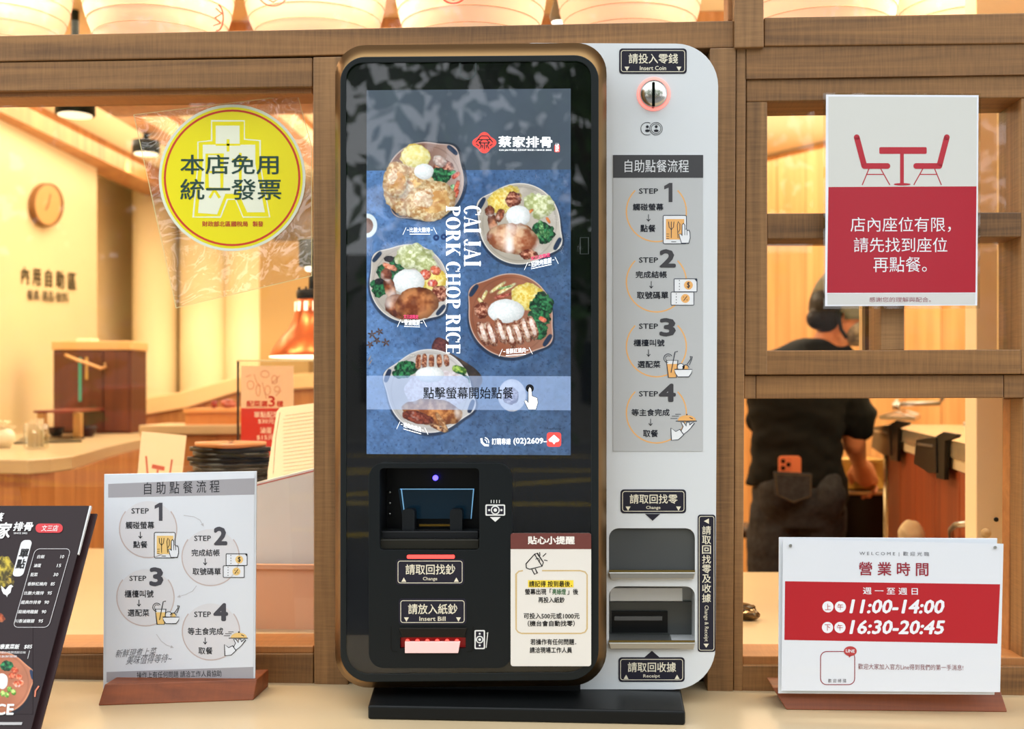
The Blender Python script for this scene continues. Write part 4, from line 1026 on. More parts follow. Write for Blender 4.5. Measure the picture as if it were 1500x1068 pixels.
for q in ([(269, 755), (284, 757), (293, 762), (297, 769)], [(288, 858), (282, 866), (272, 871), (262, 874)], [(229, 929), (236, 939), (244, 945), (252, 948)]):
    p.stroke(q, .9, AR, 2, 'thin_arrow'); x, y = q[-1]; px_, py_ = q[-2]; d_ = math.atan2(y-py_, x-px_)
    p.poly([(x+3*math.cos(d_), y+3*math.sin(d_)), (x+3*math.cos(d_+2.3), y+3*math.sin(d_+2.3)), (x+3*math.cos(d_-2.3), y+3*math.sin(d_-2.3))], AR, 2, 'thin_arrow')
p.text('新鮮現煮上菜', 170, 950, 229, 962, ink(96, 96, 104), -.008, slope=-.06, shear=.3, key='handwriting'); p.text('美味值得等待~', 186, 959, 252, 972, ink(96, 96, 104), -.008, slope=-.06, shear=.3, key='handwriting')
p.done()
def wedge(name, px_top_y, pts_front, Yf, Yb, ht, m, parent):
    """wooden block on the counter: front face leans back"""
    (xa, xb) = pts_front; t = ht
    v = [(xa[0], Yf[0], CZ), (xb[0], Yf[1], CZ), (xb[0], Yb[1], CZ), (xa[0], Yb[0], CZ),
         (xa[1], Yf[0]+t*.45, CZ+t), (xb[1], Yf[1]+t*.45, CZ+t), (xb[1], Yb[1]-t*.2, CZ+t), (xa[1], Yb[0]-t*.2, CZ+t)]
    o = fixn(mk(name, v, [(0, 1, 2, 3), (4, 5, 6, 7), (0, 1, 5, 4), (1, 2, 6, 5), (2, 3, 7, 6), (3, 0, 4, 7)], m, parent)); bev(o, .0015); return o
a = atz(143.5, 1034, CZ); b = atz(371, 1026, CZ)
v0 = a.z
wedge('wooden_block', 0, ((a.x, a.x+.004), (b.x, b.x+.002)), (a.y, b.y), (a.y+.075, b.y+.075), .026, WST, S1)

# opening-hours sign, right
RP = P3((1144.5, 1011, -.10), (1465, 1013, -.115), (1146.5, 789, -.085))
bc = at(1305, 1030, -.11)
S2 = thing('table_sign', 'white opening-hours sign with a red band in a wooden block right of the kiosk', 'sign', (bc.x, bc.y, CZ))
o = solid('acrylic_sheet', [(1141, 787), (1461, 788.5), (1457, 1018), (1140, 1016)], RP, .003, mat('frosted_acrylic', (214, 218, 224), .25), S2, off=-.004); bev(o, .0006)
pa = solid('paper', [(1147, 789.5), (1470, 796.5), (1465, 1014), (1144.5, 1012)], RP, .0008, mat('printed_paper', (214, 217, 224), .35, coat=.6), S2, off=.0009)
for x, y in ((1158, 799.5), (1458, 802)): solid('screw', [(x+2.4*math.cos(k*.7), y+2.4*math.sin(k*.7)) for k in range(9)], RP, .002, STEEL, S2, off=.003)
p = Print(RP, pa, .0009)
RD = ink(172, 26, 36, .3); WT = ink(226, 226, 232); DR = ink(140, 22, 44)
p.poly([(1150, 851.5), (1465, 856), (1461, 943), (1149, 937.5)], RD, 1, 'red_band')
p.text('W E L C O M E  |  歡 迎 光 臨', 1259, 808, 1361, 815, ink(96, 96, 104), 0, slope=.012)
p.text('營 業 時 間', 1258, 823.5, 1360, 843.5, DR, .014, slope=.012)
p.text('週 一 至 週 日', 1264, 861, 1344.5, 871, WT, .01, slope=.012)
for i, (c1, y, t) in enumerate((('上', 889, '11:00-14:00'), ('下', 919.3, '16:30-20:45'))):
    for x, ch in ((1212.8-i*.6, c1), (1231-i*.6, '午')):
        p.disc(x, y, 8.2, WT, 2, 'white_disc'); p.text(ch, x-4.2, y-4.6, x+4.2, y+4.6, RD, .004, 4)
    p.text(t, 1246, y-10.8, 1383.5, y+10, WT, .03, shear=.2, slope=.004)
p.stroke(rr(1202, 954.5, 1252, 1003, 9), 1.2, DR, 2, 'code_frame', True)
p.disc(1245.5, 954, 9.5, ink(176, 56, 56), 3, 'chat_bubble', ry=7.2); p.poly([(1242, 959), (1249, 959), (1244, 963.5)], ink(176, 56, 56), 3, 'chat_bubble'); p.text('LINE', 1239, 951.3, 1252, 956, WT, .02, 5, slope=.05)
p.text('歡 迎 掃 描', 1213, 994.5, 1239.5, 1000, ink(90, 84, 90), 0); p.text('歡迎大家加入官方Line得到我們的第一手消息!', 1257, 973, 1411, 981.5, ink(130, 70, 76), 0, slope=.012)
p.done()
a = atz(1152, 1040, CZ); b = atz(1476, 1043.5, CZ)
wedge('wooden_block', 0, ((a.x, a.x-.016), (b.x, b.x-.005)), (a.y, b.y), (a.y+.075, b.y+.075), .026, WST, S2)

# laminated seating notice taped to the sash
NS = thing('window_notice', 'laminated red and grey notice with two chairs and a table taped over the sash window', 'sign', tuple(at(1321, 452, -.006)))
NP = P3((1206, 136, -.004), (1437, 137, -.004), (1206, 452, -.012))
solid('laminate', [(1206, 136), (1437, 137), (1435.5, 452), (1206, 452.5)], NP, .0006, ACR, NS, off=.0004)
pa = solid('paper', [(1210, 138.5), (1433.5, 139.5), (1431.5, 447.5), (1208.5, 448.5)], NP, .0005, mat('white_card', (226, 228, 236), .3, coat=.7), NS, off=.0009)
p = Print(NP, pa, .0009)
p.poly([(1213.5, 141.5), (1431, 142.5), (1430.5, 273), (1213.5, 274)], ink(206, 205, 200, .25), 1, 'grey_field'); p.poly([(1212, 430), (1428.7, 429.5), (1428.5, 446), (1212, 446.5)], ink(206, 205, 203, .25), 1, 'grey_field')
p.poly([(1213.5, 274), (1430.5, 273), (1429, 428.5), (1211.5, 429)], ink(168, 22, 44, .25), 1, 'red_field')
RF = ink(174, 26, 44)
for s in (-1, 1):
    X = lambda x: x if s < 0 else 2*1321-x
    p.stroke([(X(1255), 201), (X(1266), 243)], 8.4, RF, 3, 'chair_picture'); p.disc(X(1255), 201, 4.2, RF, 3, 'chair_picture', n=14)
    p.poly(rr(min(X(1262), X(1304)), 239, max(X(1262), X(1304)), 247.4, 4), RF, 3, 'chair_picture')
    for a_, b_ in (((1273, 247), (1263, 271)), ((1290, 247), (1303.5, 271)), ((1269.5, 255.5), (1294.5, 255.5))): p.stroke([(X(a_[0]), a_[1]), (X(b_[0]), b_[1])], 1.5, RF, 2, 'chair_picture')
p.poly(rr(1288, 215.5, 1357.5, 225.5, 2), RF, 2, 'table_picture'); p.poly([(1318.5, 225), (1324, 225), (1324, 269), (1318.5, 269)], RF, 2, 'table_picture'); p.disc(1321.5, 270, 12.5, RF, 3, 'table_picture', ry=1.8)
p.text('店內座位有限，', 1246, 318, 1393, 340, WT, .006); p.text('請先找到座位', 1250.7, 348, 1387.7, 369.5, WT, .006); p.text('再點餐。', 1279.4, 376.3, 1357.7, 398.6, WT, .006)
p.text('感謝您的理解與配合。', 1273.5, 435.3, 1363.6, 442.6, ink(150, 84, 96), 0)
p.done()

# round yellow tax sticker in a plastic sleeve on the large pane
GYp = .0345
YS = thing('round_sticker', 'round yellow sticker with a red ring and dark green lettering on the left window', 'sticker', tuple(at(340, 367, GYp)))
sl = solid('plastic_sleeve', [(196, 168), (436, 139), (456.5, 215), (456.5, 404), (258, 451)], GYp, .0004, FILM, YS, off=.0003)
pe = Print(GYp, sl, .0005); pe.stroke([(196, 168), (436, 139), (456.5, 215), (456.5, 404), (258, 451)], 1.0, ink(214, 204, 150), 1, 'sleeve_edge', True); pe.done()
circ = lambda cx, cy, r, n=72, ry=None: [(cx+r*math.cos(2*math.pi*i/n), cy+(ry or r)*math.sin(2*math.pi*i/n)) for i in range(n)]
dsk = solid('sticker_disc', circ(340, 260.5, 107.5), GYp, .0005, mat('white_vinyl', (226, 232, 214), .35), YS, off=.001)
p = Print(GYp, dsk, .001)
YL = ink(240, 226, 22, .3)
p.poly(circ(340, 260.5, 103.5), YL, 1, 'yellow_field'); p.poly(circ(340, 260.5, 100), ink(206, 52, 30), 2, 'red_ring', holes=(circ(340, 260.5, 97),))
PW3 = ink(238, 240, 216)
p.poly([(316, 184), (351, 184), (351, 212), (374, 212), (374, 240), (388, 311), (362, 311), (350, 284), (330, 284), (318, 314), (290, 312), (297, 240), (297, 212), (316, 212)], PW3, 2, 'pale_emblem')
p.stroke([(310, 177), (358, 177), (358, 204), (381, 206), (381, 240), (395, 318), (356, 318), (345, 292), (333, 292), (323, 318), (283, 318), (290, 240), (290, 208), (310, 206)], 1.8, PW3, 2, 'pale_emblem', True)
for q in ([(303, 226), (325, 226), (325, 276), (303, 276)],): p.stroke(q, 4, YL, 3, 'pale_emblem', True)
p.stroke([(334, 204), (334, 222)], 4, YL, 3, 'pale_emblem'); p.stroke([(316, 212), (352, 212)], 3, YL, 3, 'pale_emblem'); p.stroke([(306, 252), (322, 252)], 3, YL, 3, 'pale_emblem'); p.stroke([(307, 290), (314, 278), (322, 290)], 4, YL, 3, 'pale_emblem')
p.stroke([(352, 224), (352, 280), (344, 288)], 4, YL, 3, 'pale_emblem'); p.stroke([(340, 234), (366, 234)], 3, YL, 3, 'pale_emblem')
GT = ink(22, 62, 52)
p.text('本店免用', 264, 226.5, 408, 255.6, GT, .012, 5); p.text('統一發票', 264, 262, 412, 293, GT, .012, 5)
p.text('財政部北區國稅局', 296, 324, 363, 332, ink(190, 60, 30), .02, 5); p.text('製發', 370, 324, 385.5, 332, ink(190, 60, 30), .02, 5)
p.done()

# dark menu boards leaning back at the left edge
MPl = P3((0, 741, -.125), (132, 741, -.125), (36, 1104, -.30))
MB_ = thing('menu_board', 'dark printed price menu leaning back on the ledge at the left edge', 'menu', (at(0, 1104, -.3).x, -.3, CZ))
o = solid('back_board', [(-130, 753), (142, 752.5), (52, 1093), (-260, 1093)], MPl, .003, mat('dark_menu_back', (52, 34, 36), .35), MB_, off=-.010)
pa = solid('front_board', [(-140, 741), (132, 741), (36, 1104), (-290, 1104)], MPl, .003, mat('dark_menu', (34, 19, 22), .25), MB_)
solid('silver_edge', [(131, 741), (133.5, 741), (115, 812), (113.5, 812)], MPl, .0035, mat('silver_edge', (200, 200, 200), .3), MB_, off=.0006)
cm = Canvas(-40, 805, 48, 1046, 1.3)
cm.C[:] = [34, 19, 22]
cm.blob(2, 838, 17, 22, 20, [70, 60, 20], [200, 176, 60], rough=.35, grain=6, shade=.2); cm.blob(14, 852, 8, 9, 0, [60, 50, 20], [190, 160, 60], rough=.3, grain=4)
cm.blob(-2, 904, 10, 7, 30, [150, 60, 30], [230, 130, 80], rough=.2, grain=4)
cm.plate(0, 1000, 46, -14, [166, 98, 68], [206, 140, 104], .1)
cm.blob(10, 976, 10, 8, 0, *BROC, rough=.25, grain=3.4); rice(cm, 3, 998, 9, 12)
for x, y in ((22, 982), (28, 992), (18, 990), (30, 1001), (24, 1002)): cm.blob(x, y, 6, 5, 20, [190, 70, 40], [244, 150, 110], rough=.2, gloss=.5)
for x, y in ((14, 1010), (20, 1014), (10, 1018), (4, 1016)): cm.blob(x, y, 4, 5, 0, [80, 140, 40], [200, 226, 130], rough=.1)
fm = un_np(MPl, .0005)
cm.mesh('food_picture', fm, picmat('menu_picture', 0), MB_)
p = Print(MPl, pa, .0008)
IW2 = ink(216, 214, 214)
p.text('蔡', -8, 751, 5, 764, IW2, .03, shear=.27); p.text('家', -3, 765, 16.5, 789, IW2, .03, shear=.27); p.text('排骨', 20, 764.5, 48.5, 778, IW2, .03, shear=.27); p.text('SINCE 2002', 20, 779.8, 40, 782.4, IW2, .02)
p.poly(rr(52, 767, 92, 780.5, 6.5), ink(196, 36, 44), 1, 'red_pill'); p.text('文三店', 61, 769.3, 85, 778.3, IW2, .01, shear=.25)
sh = lambda pts, k, ym: [(x-k*(y-ym), y) for x, y in pts]
p.poly(sh(rr(17.5, 791, 33.5, 844.5, 6), .27, 844), ink(206, 204, 206), 1, 'white_pill'); p.text('單', 28.5, 804, 42, 817, BK, .03, shear=.27); p.text('點', 24, 819, 37, 833, BK, .03, shear=.27)
p.stroke(sh(rr(19, 804, 71, 919, 7), .285, 919), .8, ink(190, 186, 188), 2, 'price_frame', True)
for t, pr_, y, x0, x1, q0, q1 in (('白飯', '10', 812.8, 54.7, 65.5, 88.5, 94), ('滷蛋', '15', 825.8, 49.6, 60, 83.5, 89.5), ('配菜', '30', 839, 45, 55.3, 78.4, 85.4), ('香酥紅燒肉', '85', 852.7, 40.5, 68.6, 74.3, 80.3),
                                ('比臉大雞排', '95', 866, 35.4, 64.2, 69.6, 76), ('經典炸排骨', '90', 879.6, 31, 60, 65, 71.8), ('蒜燒烤雞腿', '90', 893.5, 26.6, 55.7, 61, 67.7), ('川香滷雞腿', '95', 907, 21.5, 50.6, 56.3, 63)):
    p.text(t, x0, y, x1, y+5.4, IW2, .015, shear=.27); p.text(pr_, q0, y+.3, q1, y+5.2, IW2, .015, shear=.27)
p.text('健康素菜飯', -7, 943.5, 28.5, 951, IW2, .025, shear=.27); p.text('$85', 35.5, 944.5, 47, 951, IW2, .02, shear=.27)
p.text('青花椰菜炒時蔬搭配白飯', -12, 954, 38, 957.5, IW2, 0, shear=.2); p.text('每日新鮮現做', -10, 960, 25, 963.5, IW2, 0, shear=.2)
p.stroke([(43.5, 953), (40.5, 965)], .7, IW2, 2, 'caption_rule'); p.stroke([(57, 1005), (52, 1012), (51, 1021)], 2.2, ink(200, 110, 80), 2, 'caption_rule')
p.poly([(1.5, 858), (5, 861), (8, 864), (13, 858), (16.5, 856.5), (19.5, 859), (17, 861), (15.5, 868), (11, 872), (10.5, 875), (9, 872), (5, 870), (2.5, 865)], IW2, 2, 'chicken_symbol')
p.text('RICE', -27, 1031, 20.5, 1047.5, IW2, .03, shear=.1); p.poly([(-20, 1058), (33, 1058), (31.5, 1062), (-20, 1062)], ink(170, 168, 170), 2, 'pale_rule')
p.done()
#@@PART5

# ================================================================ INSIDE THE SHOP, LEFT
# paper lanterns behind the clerestory
LM = mat('lit_lantern_paper', (255, 230, 200), .8, emit=.46)
LW2 = mat('lantern_wire', (206, 160, 128), .7, emit=.3)
def lantern(px, py, Y, R, H):
    c = at(px, py, Y); t = thing('paper_lantern', '', 'lantern', tuple(c), 'paper lanterns hanging behind the clerestory')
    prof = []
    for i in range(25):
        v = -1+2*i/24; r = R*max(0.12, (1-abs(v)**3.0))**(1/3.0); prof.append((r, v*H))
    lathe('lantern_paper', prof, c, LM, t, 40)
    for i in range(1, 18, 1):
        v = -1+2*(i)/18; r = R*max(0.12, (1-abs(v)**3.0))**(1/3.0)
        pts = [(c.x+(r+.0008)*math.cos(a), c.y+(r+.0008)*math.sin(a), c.z+v*H) for a in [2*math.pi*k/40 for k in range(41)]]
        tube('wire_hoop', pts, .0008, LW2, t, 4)
    lathe('top_cap', [(R*.35, H), (R*.35, H+.02)], c, BLACKM, t, 20)
    tube('hanging_cord', [(c.x, c.y, c.z+H), (c.x, c.y, 2.45)], .003, BLACKM, t, 6)
    return t
lanterns = []
for i, (px, lab) in enumerate(((-2, 'pale ribbed paper lantern at the far left behind the clerestory'), (232, 'pale ribbed paper lantern above the yellow round sticker'),
                  (462, 'pale ribbed paper lantern above the left edge of the kiosk'), (690, 'pale ribbed paper lantern above the middle of the kiosk screen'),
                  (922, 'pale ribbed paper lantern above the white side of the kiosk'), (1200, 'pale ribbed paper lantern just right of the upright post'), (1425, 'pale ribbed paper lantern above the red window notice'))):
    l = lantern(px, -82, .60 if i % 2 else .72, .151, .245); l['label'] = lab; lanterns.append(l)
LR = mat('lantern_red_print', (214, 78, 66), .7, emit=.3)
for li, cx, cy, r in ((2, 400, -12, 22), (3, 664, -14, 20), (1, 318, 26, 19)):
    Yl = lanterns[li].location.y-.159 if li != 1 else lanterns[1].location.y-.12
    pl_ = Print(Yl, lanterns[li], 0.0)
    pl_.arc(cx, cy, r, 0, 360, 2.4, LR, 1, 'red_emblem', ry=r*.95 if li != 1 else r*1.3) if li != 1 else pl_.arc(cx, cy, 9, -80, 100, 2.4, LR, 1, 'red_emblem', ry=19)
    if li == 1: pl_.stroke([(316, 12), (325, 20), (315, 26), (323, 34), (312, 38)], 2, LR, 1, 'red_emblem')
    else: pl_.stroke([(cx-r*.6, cy+r*.3), (cx, cy+r*.7), (cx+r*.6, cy+r*.3)], 2, LR, 1, 'red_emblem')
    pl_.done()
# bare lamp under the lanterns
LAMPW = mat('lamp_white', (255, 250, 232), .4, emit=3)
c = at(819, 22, .95); t = thing('pendant_spotlight', 'small white lit spotlight hanging between two lanterns', 'lamp', tuple(c))
lathe('lamp_head', [(.018, -.016), (.022, -.005), (.012, .03), (.006, .07)], c, mat('grey_lamp', (120, 112, 100), .4), t, 20)
lathe('lamp_bulb', [(.012, -.022), (.017, -.017), (.017, -.016)], c, LAMPW, t, 20); tube('lamp_stem', [c+Vector((0, 0, .07)), (c.x, c.y, 2.45)], .004, BLACKM, t, 6)
# ceiling lamps
for px, py, Y, r, h, lab in ((110, 156, 1.75, .058, .05, 'black cylinder ceiling lamp at the upper left of the window'), (214, 216, 2.95, .055, .05, 'black cylinder ceiling lamp left of the yellow round sticker')):
    c = at(px, py, Y); t = thing('ceiling_lamp', lab, 'lamp', tuple(c), 'black cylinder lamps')
    lathe('lamp_housing', [(r, -h/2), (r, h/2)], c, BLACKM, t); lathe('lamp_lens', [(r*.86, -h/2-.003), (r*.86, -h/2-.001)], c, mat('lit_lens', (255, 244, 216), .4, emit=1.1), t)
    tube('lamp_stem', [c+Vector((0, 0, h/2)), (c.x, c.y, 2.45)], .012, BLACKM, t, 8)
c = atz(135, 272, 2.448); t = tag(lathe('downlight', [(.035, -.004), (.035, 0)], (c.x, min(c.y, 4.8), c.z), LAMPW), 'small bright recessed downlight above the wall lettering', 'lamp')
# clock on the lettered wall
ck = thing('wall_clock', 'round wooden wall clock on the cream wall', 'clock', tuple(LW.un(70, 300)))
el = lambda cx, cy, a, b, n=40: [(cx+a*math.cos(2*math.pi*i/n), cy+b*math.sin(2*math.pi*i/n)) for i in range(n)]
solid('clock_rim', el(72, 300, 22, 32), LW, .022, mat('clock_rim', (128, 84, 40), .5), ck, .002, off=.026)
solid('clock_face', el(70.5, 300, 18.5, 29), LW, .002, mat('clock_face', (206, 160, 100), .5), ck, off=.028)
p = Print(LW, ck, .0285); p.stroke([(71, 300), (74, 284)], 1.3, BK, 1, 'clock_hands'); p.stroke([(71, 300), (67, 308)], 1.5, BK, 1, 'clock_hands'); p.done()
# self-service bar with curved top
ZB = 1.14
fp = [(-160, 673), (0, 673), (40, 673.5), (75, 671.5), (105, 668), (130, 661.5), (155, 654.5), (180, 648.5), (207, 643)]
fpw = [atz(x, y, ZB) for x, y in fp]
bkp = [atz(212, 626, ZB), Vector((LW.un(140, 500).x+.12, 3.5, ZB)), Vector((LW.un(60, 500).x+.03, 2.98, ZB)), Vector((xm+.02, 2.2, ZB))]
pv = [(q.x, q.y) for q in fpw+bkp]; n = len(pv)
bar = thing('self_service_bar', 'curved wood-fronted self-service bar with a cream top', 'counter', (-1.6, 2.2, 0))
def slab(name, pv, z0, z1, m, parent, inset=0.0, bevel=.004):
    n = len(pv); cx, cy = sum(a for a, b in pv)/n, sum(b for a, b in pv)/n
    pv = [(a+(cx-a)*inset, b+(cy-b)*inset) for a, b in pv]
    v = [(x, y, z) for z in (z0, z1) for x, y in pv]
    o = fixn(mk(name, v, [tuple(range(n)), tuple(range(n, 2*n))]+[(i, (i+1) % n, n+(i+1) % n, n+i) for i in range(n)], m, parent))
    if bevel: bev(o, bevel)
    return o
slab('bar_top', pv, ZB-.035, ZB, COUNTER, bar); 
for i in range(len(fpw)-1):
    A_, B_ = fpw[i], fpw[i+1]; vwall('wood_panel', A_+Vector((0, .02, 0)), B_+Vector((0, .02, 0)), 0, ZB-.035, WBAR, bar, .02)
# tall cabinet standing on the bar
c = at(135, 634, 2.78); cb = thing('wall_cabinet', 'dark wooden cabinet with a cream top standing on the self-service bar', 'cabinet', (c.x, c.y, ZB))
YC = 2.78
a, b = at(78, 513, YC), at(192, 513, YC)
box('carcass', a.x, b.x, YC, YC+.16, ZB, a.z, WCAB, cb, .003); box('cream_top', a.x-.004, b.x+.004, YC-.01, YC+.17, a.z, a.z+.035, mat('cabinet_cream', (224, 178, 120), .4), cb, .004)
mx = (a.x*.34+b.x*.66)
for x0, x1 in ((a.x+.006, mx-.002), (mx+.002, b.x-.006)): box('door', x0, x1, YC-.012, YC-.001, ZB+.01, a.z-.006, WCAB, cb, .002)
tube('cord_loop', [at(96, 520, YC-.03), at(112, 527, YC-.04), at(130, 533, YC-.04), at(148, 540, YC-.03), at(156, 537, YC-.03), at(153, 532, YC-.03)], .006, mat('tan_cord', (226, 176, 122), .5), cb, 8)
solid('turquoise_strip', rect(115, 524, 119, 588), YC-.016, .003, mat('turquoise_strip', (72, 176, 158), .5), cb)
solid('pale_strip', rect(125, 523, 128.5, 556), YC-.016, .003, mat('yellow_strip', (206, 170, 92), .5), cb)
o = tag(box('white_box', at(115, 500, YC+.05).x, at(137, 500, YC+.05).x, YC+.03, YC+.10, at(120, 503, YC).z-.008, at(120, 495, YC).z, mat('warm_white', (255, 246, 220), .5), origin=tuple(at(126, 503, YC+.05))), 'small white box on top of the dark cabinet', 'box')
# cutlery shelf with posts, running back along the bar
sh_ = thing('cutlery_shelf', 'low cutlery shelf with steel posts on the self-service bar', 'shelf', tuple(at(112, 645, 2.2)))
za = at(112, 602, 2.22).z
A_, B_ = at(112, 602, 2.22), at(196, 591, 3.55)
dd = (B_-A_); dd.z = 0; dn = Vector((-dd.y, dd.x, 0)).normalized()*.13
def sheet(name, A, B, w, z0, z1, m, parent):
    v = [(q.x, q.y, z) for z in (z0, z1) for q in (A, B, B+w, A+w)]
    return fixn(mk(name, v, [(0, 1, 2, 3), (4, 5, 6, 7), (0, 1, 5, 4), (1, 2, 6, 5), (2, 3, 7, 6), (3, 0, 4, 7)], m, parent))
sheet('shelf_board', A_-dd*.03, B_, dn, za-.006, za+.002, mat('shelf_red_brown', (130, 60, 44), .35), sh_)
for k, w in ((0, .026), (.52, .03), (.97, .022)):
    q = A_+dd*k
    box('post', q.x-w/2, q.x+w/2, q.y, q.y+w, ZB, za-.006, mat('champagne_steel', (206, 170, 116), .3, .8), sh_, .002)
    box('post_foot', q.x-w*.6, q.x+w*.6, q.y-.003, q.y+w+.003, ZB, ZB+.008, BLACKP, sh_)
    q2 = q+dn*.9
    box('post', q2.x-w/2, q2.x+w/2, q2.y, q2.y+w, ZB, za-.006, mat('champagne_steel', (206, 170, 116), .3, .8), sh_, .002)
def cup(name, label, px, py, z, r, h, m, cat='bowl', group=None, parentless=True):
    c = atz(px, py, z)
    o = lathe(name, [(r*.55, 0), (r*.8, h*.35), (r, h), (r*.93, h), (r*.7, h*.35), (r*.45, h*.12)], (c.x, c.y, z), m, None, 24, origin=(c.x, c.y, z))
    return tag(o, label, cat, group)
cup('serving_bowl', 'dark brown bowl under the far end of the cutlery shelf', 176, 630, ZB, .05, .05, mat('brown_bowl', (110, 44, 22), .3))
cup('serving_bowl', 'black bowl between the first two posts of the cutlery shelf', 128, 640, ZB, .035, .04, mat('black_bowl', (30, 26, 20), .3))
cup('serving_bowl', 'small dark bowl left of the cutlery shelf', 82, 640, ZB, .03, .035, mat('black_bowl', (40, 34, 24), .3))
# pump bottle on the shelf
c = B_+Vector((-.0, .06, .002)); c = B_-dd*.04+dn*.3; c.z = za+.002
t = thing('pump_bottle', 'black pump bottle standing at the far end of the cutlery shelf', 'bottle', tuple(c))
lathe('bottle_body', [(.022, 0), (.026, .01), (.026, .045), (.012, .062), (.012, .072)], c, BLACKP, t, 20); tube('pump_spout', [c+Vector((0, 0, .072)), c+Vector((0, 0, .10)), c+Vector((.002, 0, .104)), c+Vector((.024, 0, .10))], .005, BLACKP, t, 8)
# clear canister and flowers, tray on the bar
c = atz(53, 657, ZB); t = thing('clear_canister', 'clear plastic canister of white paper sleeves at the front of the bar', 'canister', tuple(c))
lathe('canister_wall', [(.031, 0), (.034, .004), (.034, .07), (.0325, .07), (.032, .005)], c, ACR, t, 28)
for k in range(7):
    a_ = k*.9; q = c+Vector((.016*math.cos(a_), .016*math.sin(a_), .005)); box('paper_sleeve', q.x-.006, q.x+.006, q.y-.002, q.y+.002, q.z, q.z+.075+.006*math.sin(k), mat('sleeve_white', (236, 224, 196), .6), t)
c = atz(70, 655, ZB); tr_ = thing('dark_tray', 'flat dark tray on the bar behind the clear canister', 'tray', tuple(c))
v0 = [atz(20, 651, ZB), atz(120, 648, ZB), atz(118, 641, ZB), atz(32, 643, ZB)]
slab('tray_base', [(q.x, q.y) for q in v0], ZB+.0005, ZB+.006, mat('olive_tray', (70, 62, 34), .3), tr_, 0, .001)
c = atz(4, 656, ZB); t = thing('flower_vase', 'white vase of pale flowers at the left end of the bar', 'vase', tuple(c))
lathe('vase_body', [(.02, 0), (.034, .02), (.036, .035), (.024, .055)], c, mat('white_vase', (244, 236, 214), .3), t, 24)
v, f = [], []
for k in range(26):
    a_ = random.uniform(0, 6.28); rr_ = random.uniform(0, .032); q = c+Vector((rr_*math.cos(a_), rr_*math.sin(a_), random.uniform(.05, .075)))
    n = len(v)
    for j in range(5):
        b_ = a_+j*1.2566; w_ = .009; v += [q, q+Vector((w_*math.cos(b_-.4), w_*math.sin(b_-.4), .004)), q+Vector((w_*1.5*math.cos(b_), w_*1.5*math.sin(b_), .005)), q+Vector((w_*math.cos(b_+.4), w_*math.sin(b_+.4), .004))]
        f.append((n, n+1, n+2, n+3)); n += 4
o = mk('blossoms', v, f, mat('pale_petal', (250, 238, 216), .6), t); o['kind'] = 'stuff'
# curved half wall beyond
hw = thing('half_wall', 'low curved wood partition with a cream coping beyond the bar', 'partition', tuple(at(330, 700, 3.9)))
solid('wood_face', [(204, 609), (275, 597), (345, 575), (470, 568), (470, 780), (204, 780)], 3.9, .06, WBAR, hw)
solid('cream_coping', [(204, 584), (262, 575), (345, 553), (470, 546), (470, 568), (345, 575), (275, 597), (204, 609)], 3.88, .10, mat('cream_coping', (236, 196, 146), .6), hw, .004)
# side counter
sc_ = thing('side_counter', 'cream-topped wooden side counter behind the black plates', 'counter', tuple(at(290, 760, 2.6)))
solid('counter_top', [(203, 623), (470, 622), (470, 636), (203, 637)], 2.4, .30, COUNTER, sc_, .004)
solid('counter_front', [(206, 637.5), (470, 636.5), (470, 900), (206, 900)], 2.42, .27, WBAR, sc_)
c = at(308, 612, 2.5); tb = thing('wooden_tray_box', 'shallow orange wooden tray box on the side counter', 'tray', tuple(c))
solid('box_front', [(271, 604), (350, 603), (350, 622), (271, 623)], 2.44, .02, wood('orange_box_wood', (196, 122, 62), (226, 158, 92), 'x'), tb, .001)
solid('box_rim', [(268, 599), (352, 598), (352, 604), (268, 605)], 2.43, .16, mat('orange_rim', (234, 170, 106), .5), tb, .001)
for px, py, r, lab in ((336, 592, .022, 'brown roast food sample on the wooden tray box'), (314, 592, .012, 'small red cup on the wooden tray box')):
    c = at(px, py, 2.50)
    if r > .02:
        v, f = [], []
        bm = bmesh.new(); bmesh.ops.create_icosphere(bm, subdivisions=3, radius=r)
        for q in bm.verts: q.co = Vector((q.co.x*1.3, q.co.y, q.co.z*.8))*(1+.5*noise.noise(q.co*60)); 
        me = bpy.data.meshes.new('roast_meat_sample'); bm.to_mesh(me); bm.free(); me.materials.append(mat('roast_brown', (150, 62, 30), .35, vary=.35, scale=80))
        o = bpy.data.objects.new('roast_meat_sample', me); COL.objects.link(o); o.location = c; tag(o, lab, 'food')
    else: tag(lathe('red_cup', [(r*.7, -r*1.3), (r, r), (r*.9, r), (r*.6, -r)], c, mat('cup_red', (130, 34, 24), .3), origin=tuple(c)), lab, 'cup')
# poster in acrylic stand
PYv = .95
PS = thing('poster_stand', 'clear upright stand with a cream and red side-dish price poster', 'sign', tuple(at(390, 800, PYv)))
zb_ = zi
xA, xB_ = at(349, 600, PYv).x, at(520, 600, PYv).x
box('acrylic_panel', xA, xB_, PYv, PYv+.006, zi, at(400, 528, PYv).z, ACR, PS, .001); box('stand_foot', xA, xB_, PYv-.03, PYv+.04, zi, zi+.006, ACR, PS)
box('dark_edge', xA-.003, xA, PYv-.001, PYv+.007, zi, at(349, 528, PYv).z, mat('edge_dark', (50, 44, 40), .4), PS)
box('top_edge', xA-.001, xB_, PYv-.001, PYv+.007, at(400, 529.5, PYv).z, at(400, 527, PYv).z, mat('edge_cream', (232, 222, 180), .4), PS)
pp_ = solid('poster', rect(353, 536, 430, 690), PYv-.001, .001, mat('cream_poster', (240, 206, 172), .6), PS)
p = Print(PYv-.001, pp_, .0002)
PR = ink(206, 52, 36); PK = ink(228, 156, 124); W3 = ink(250, 226, 206)
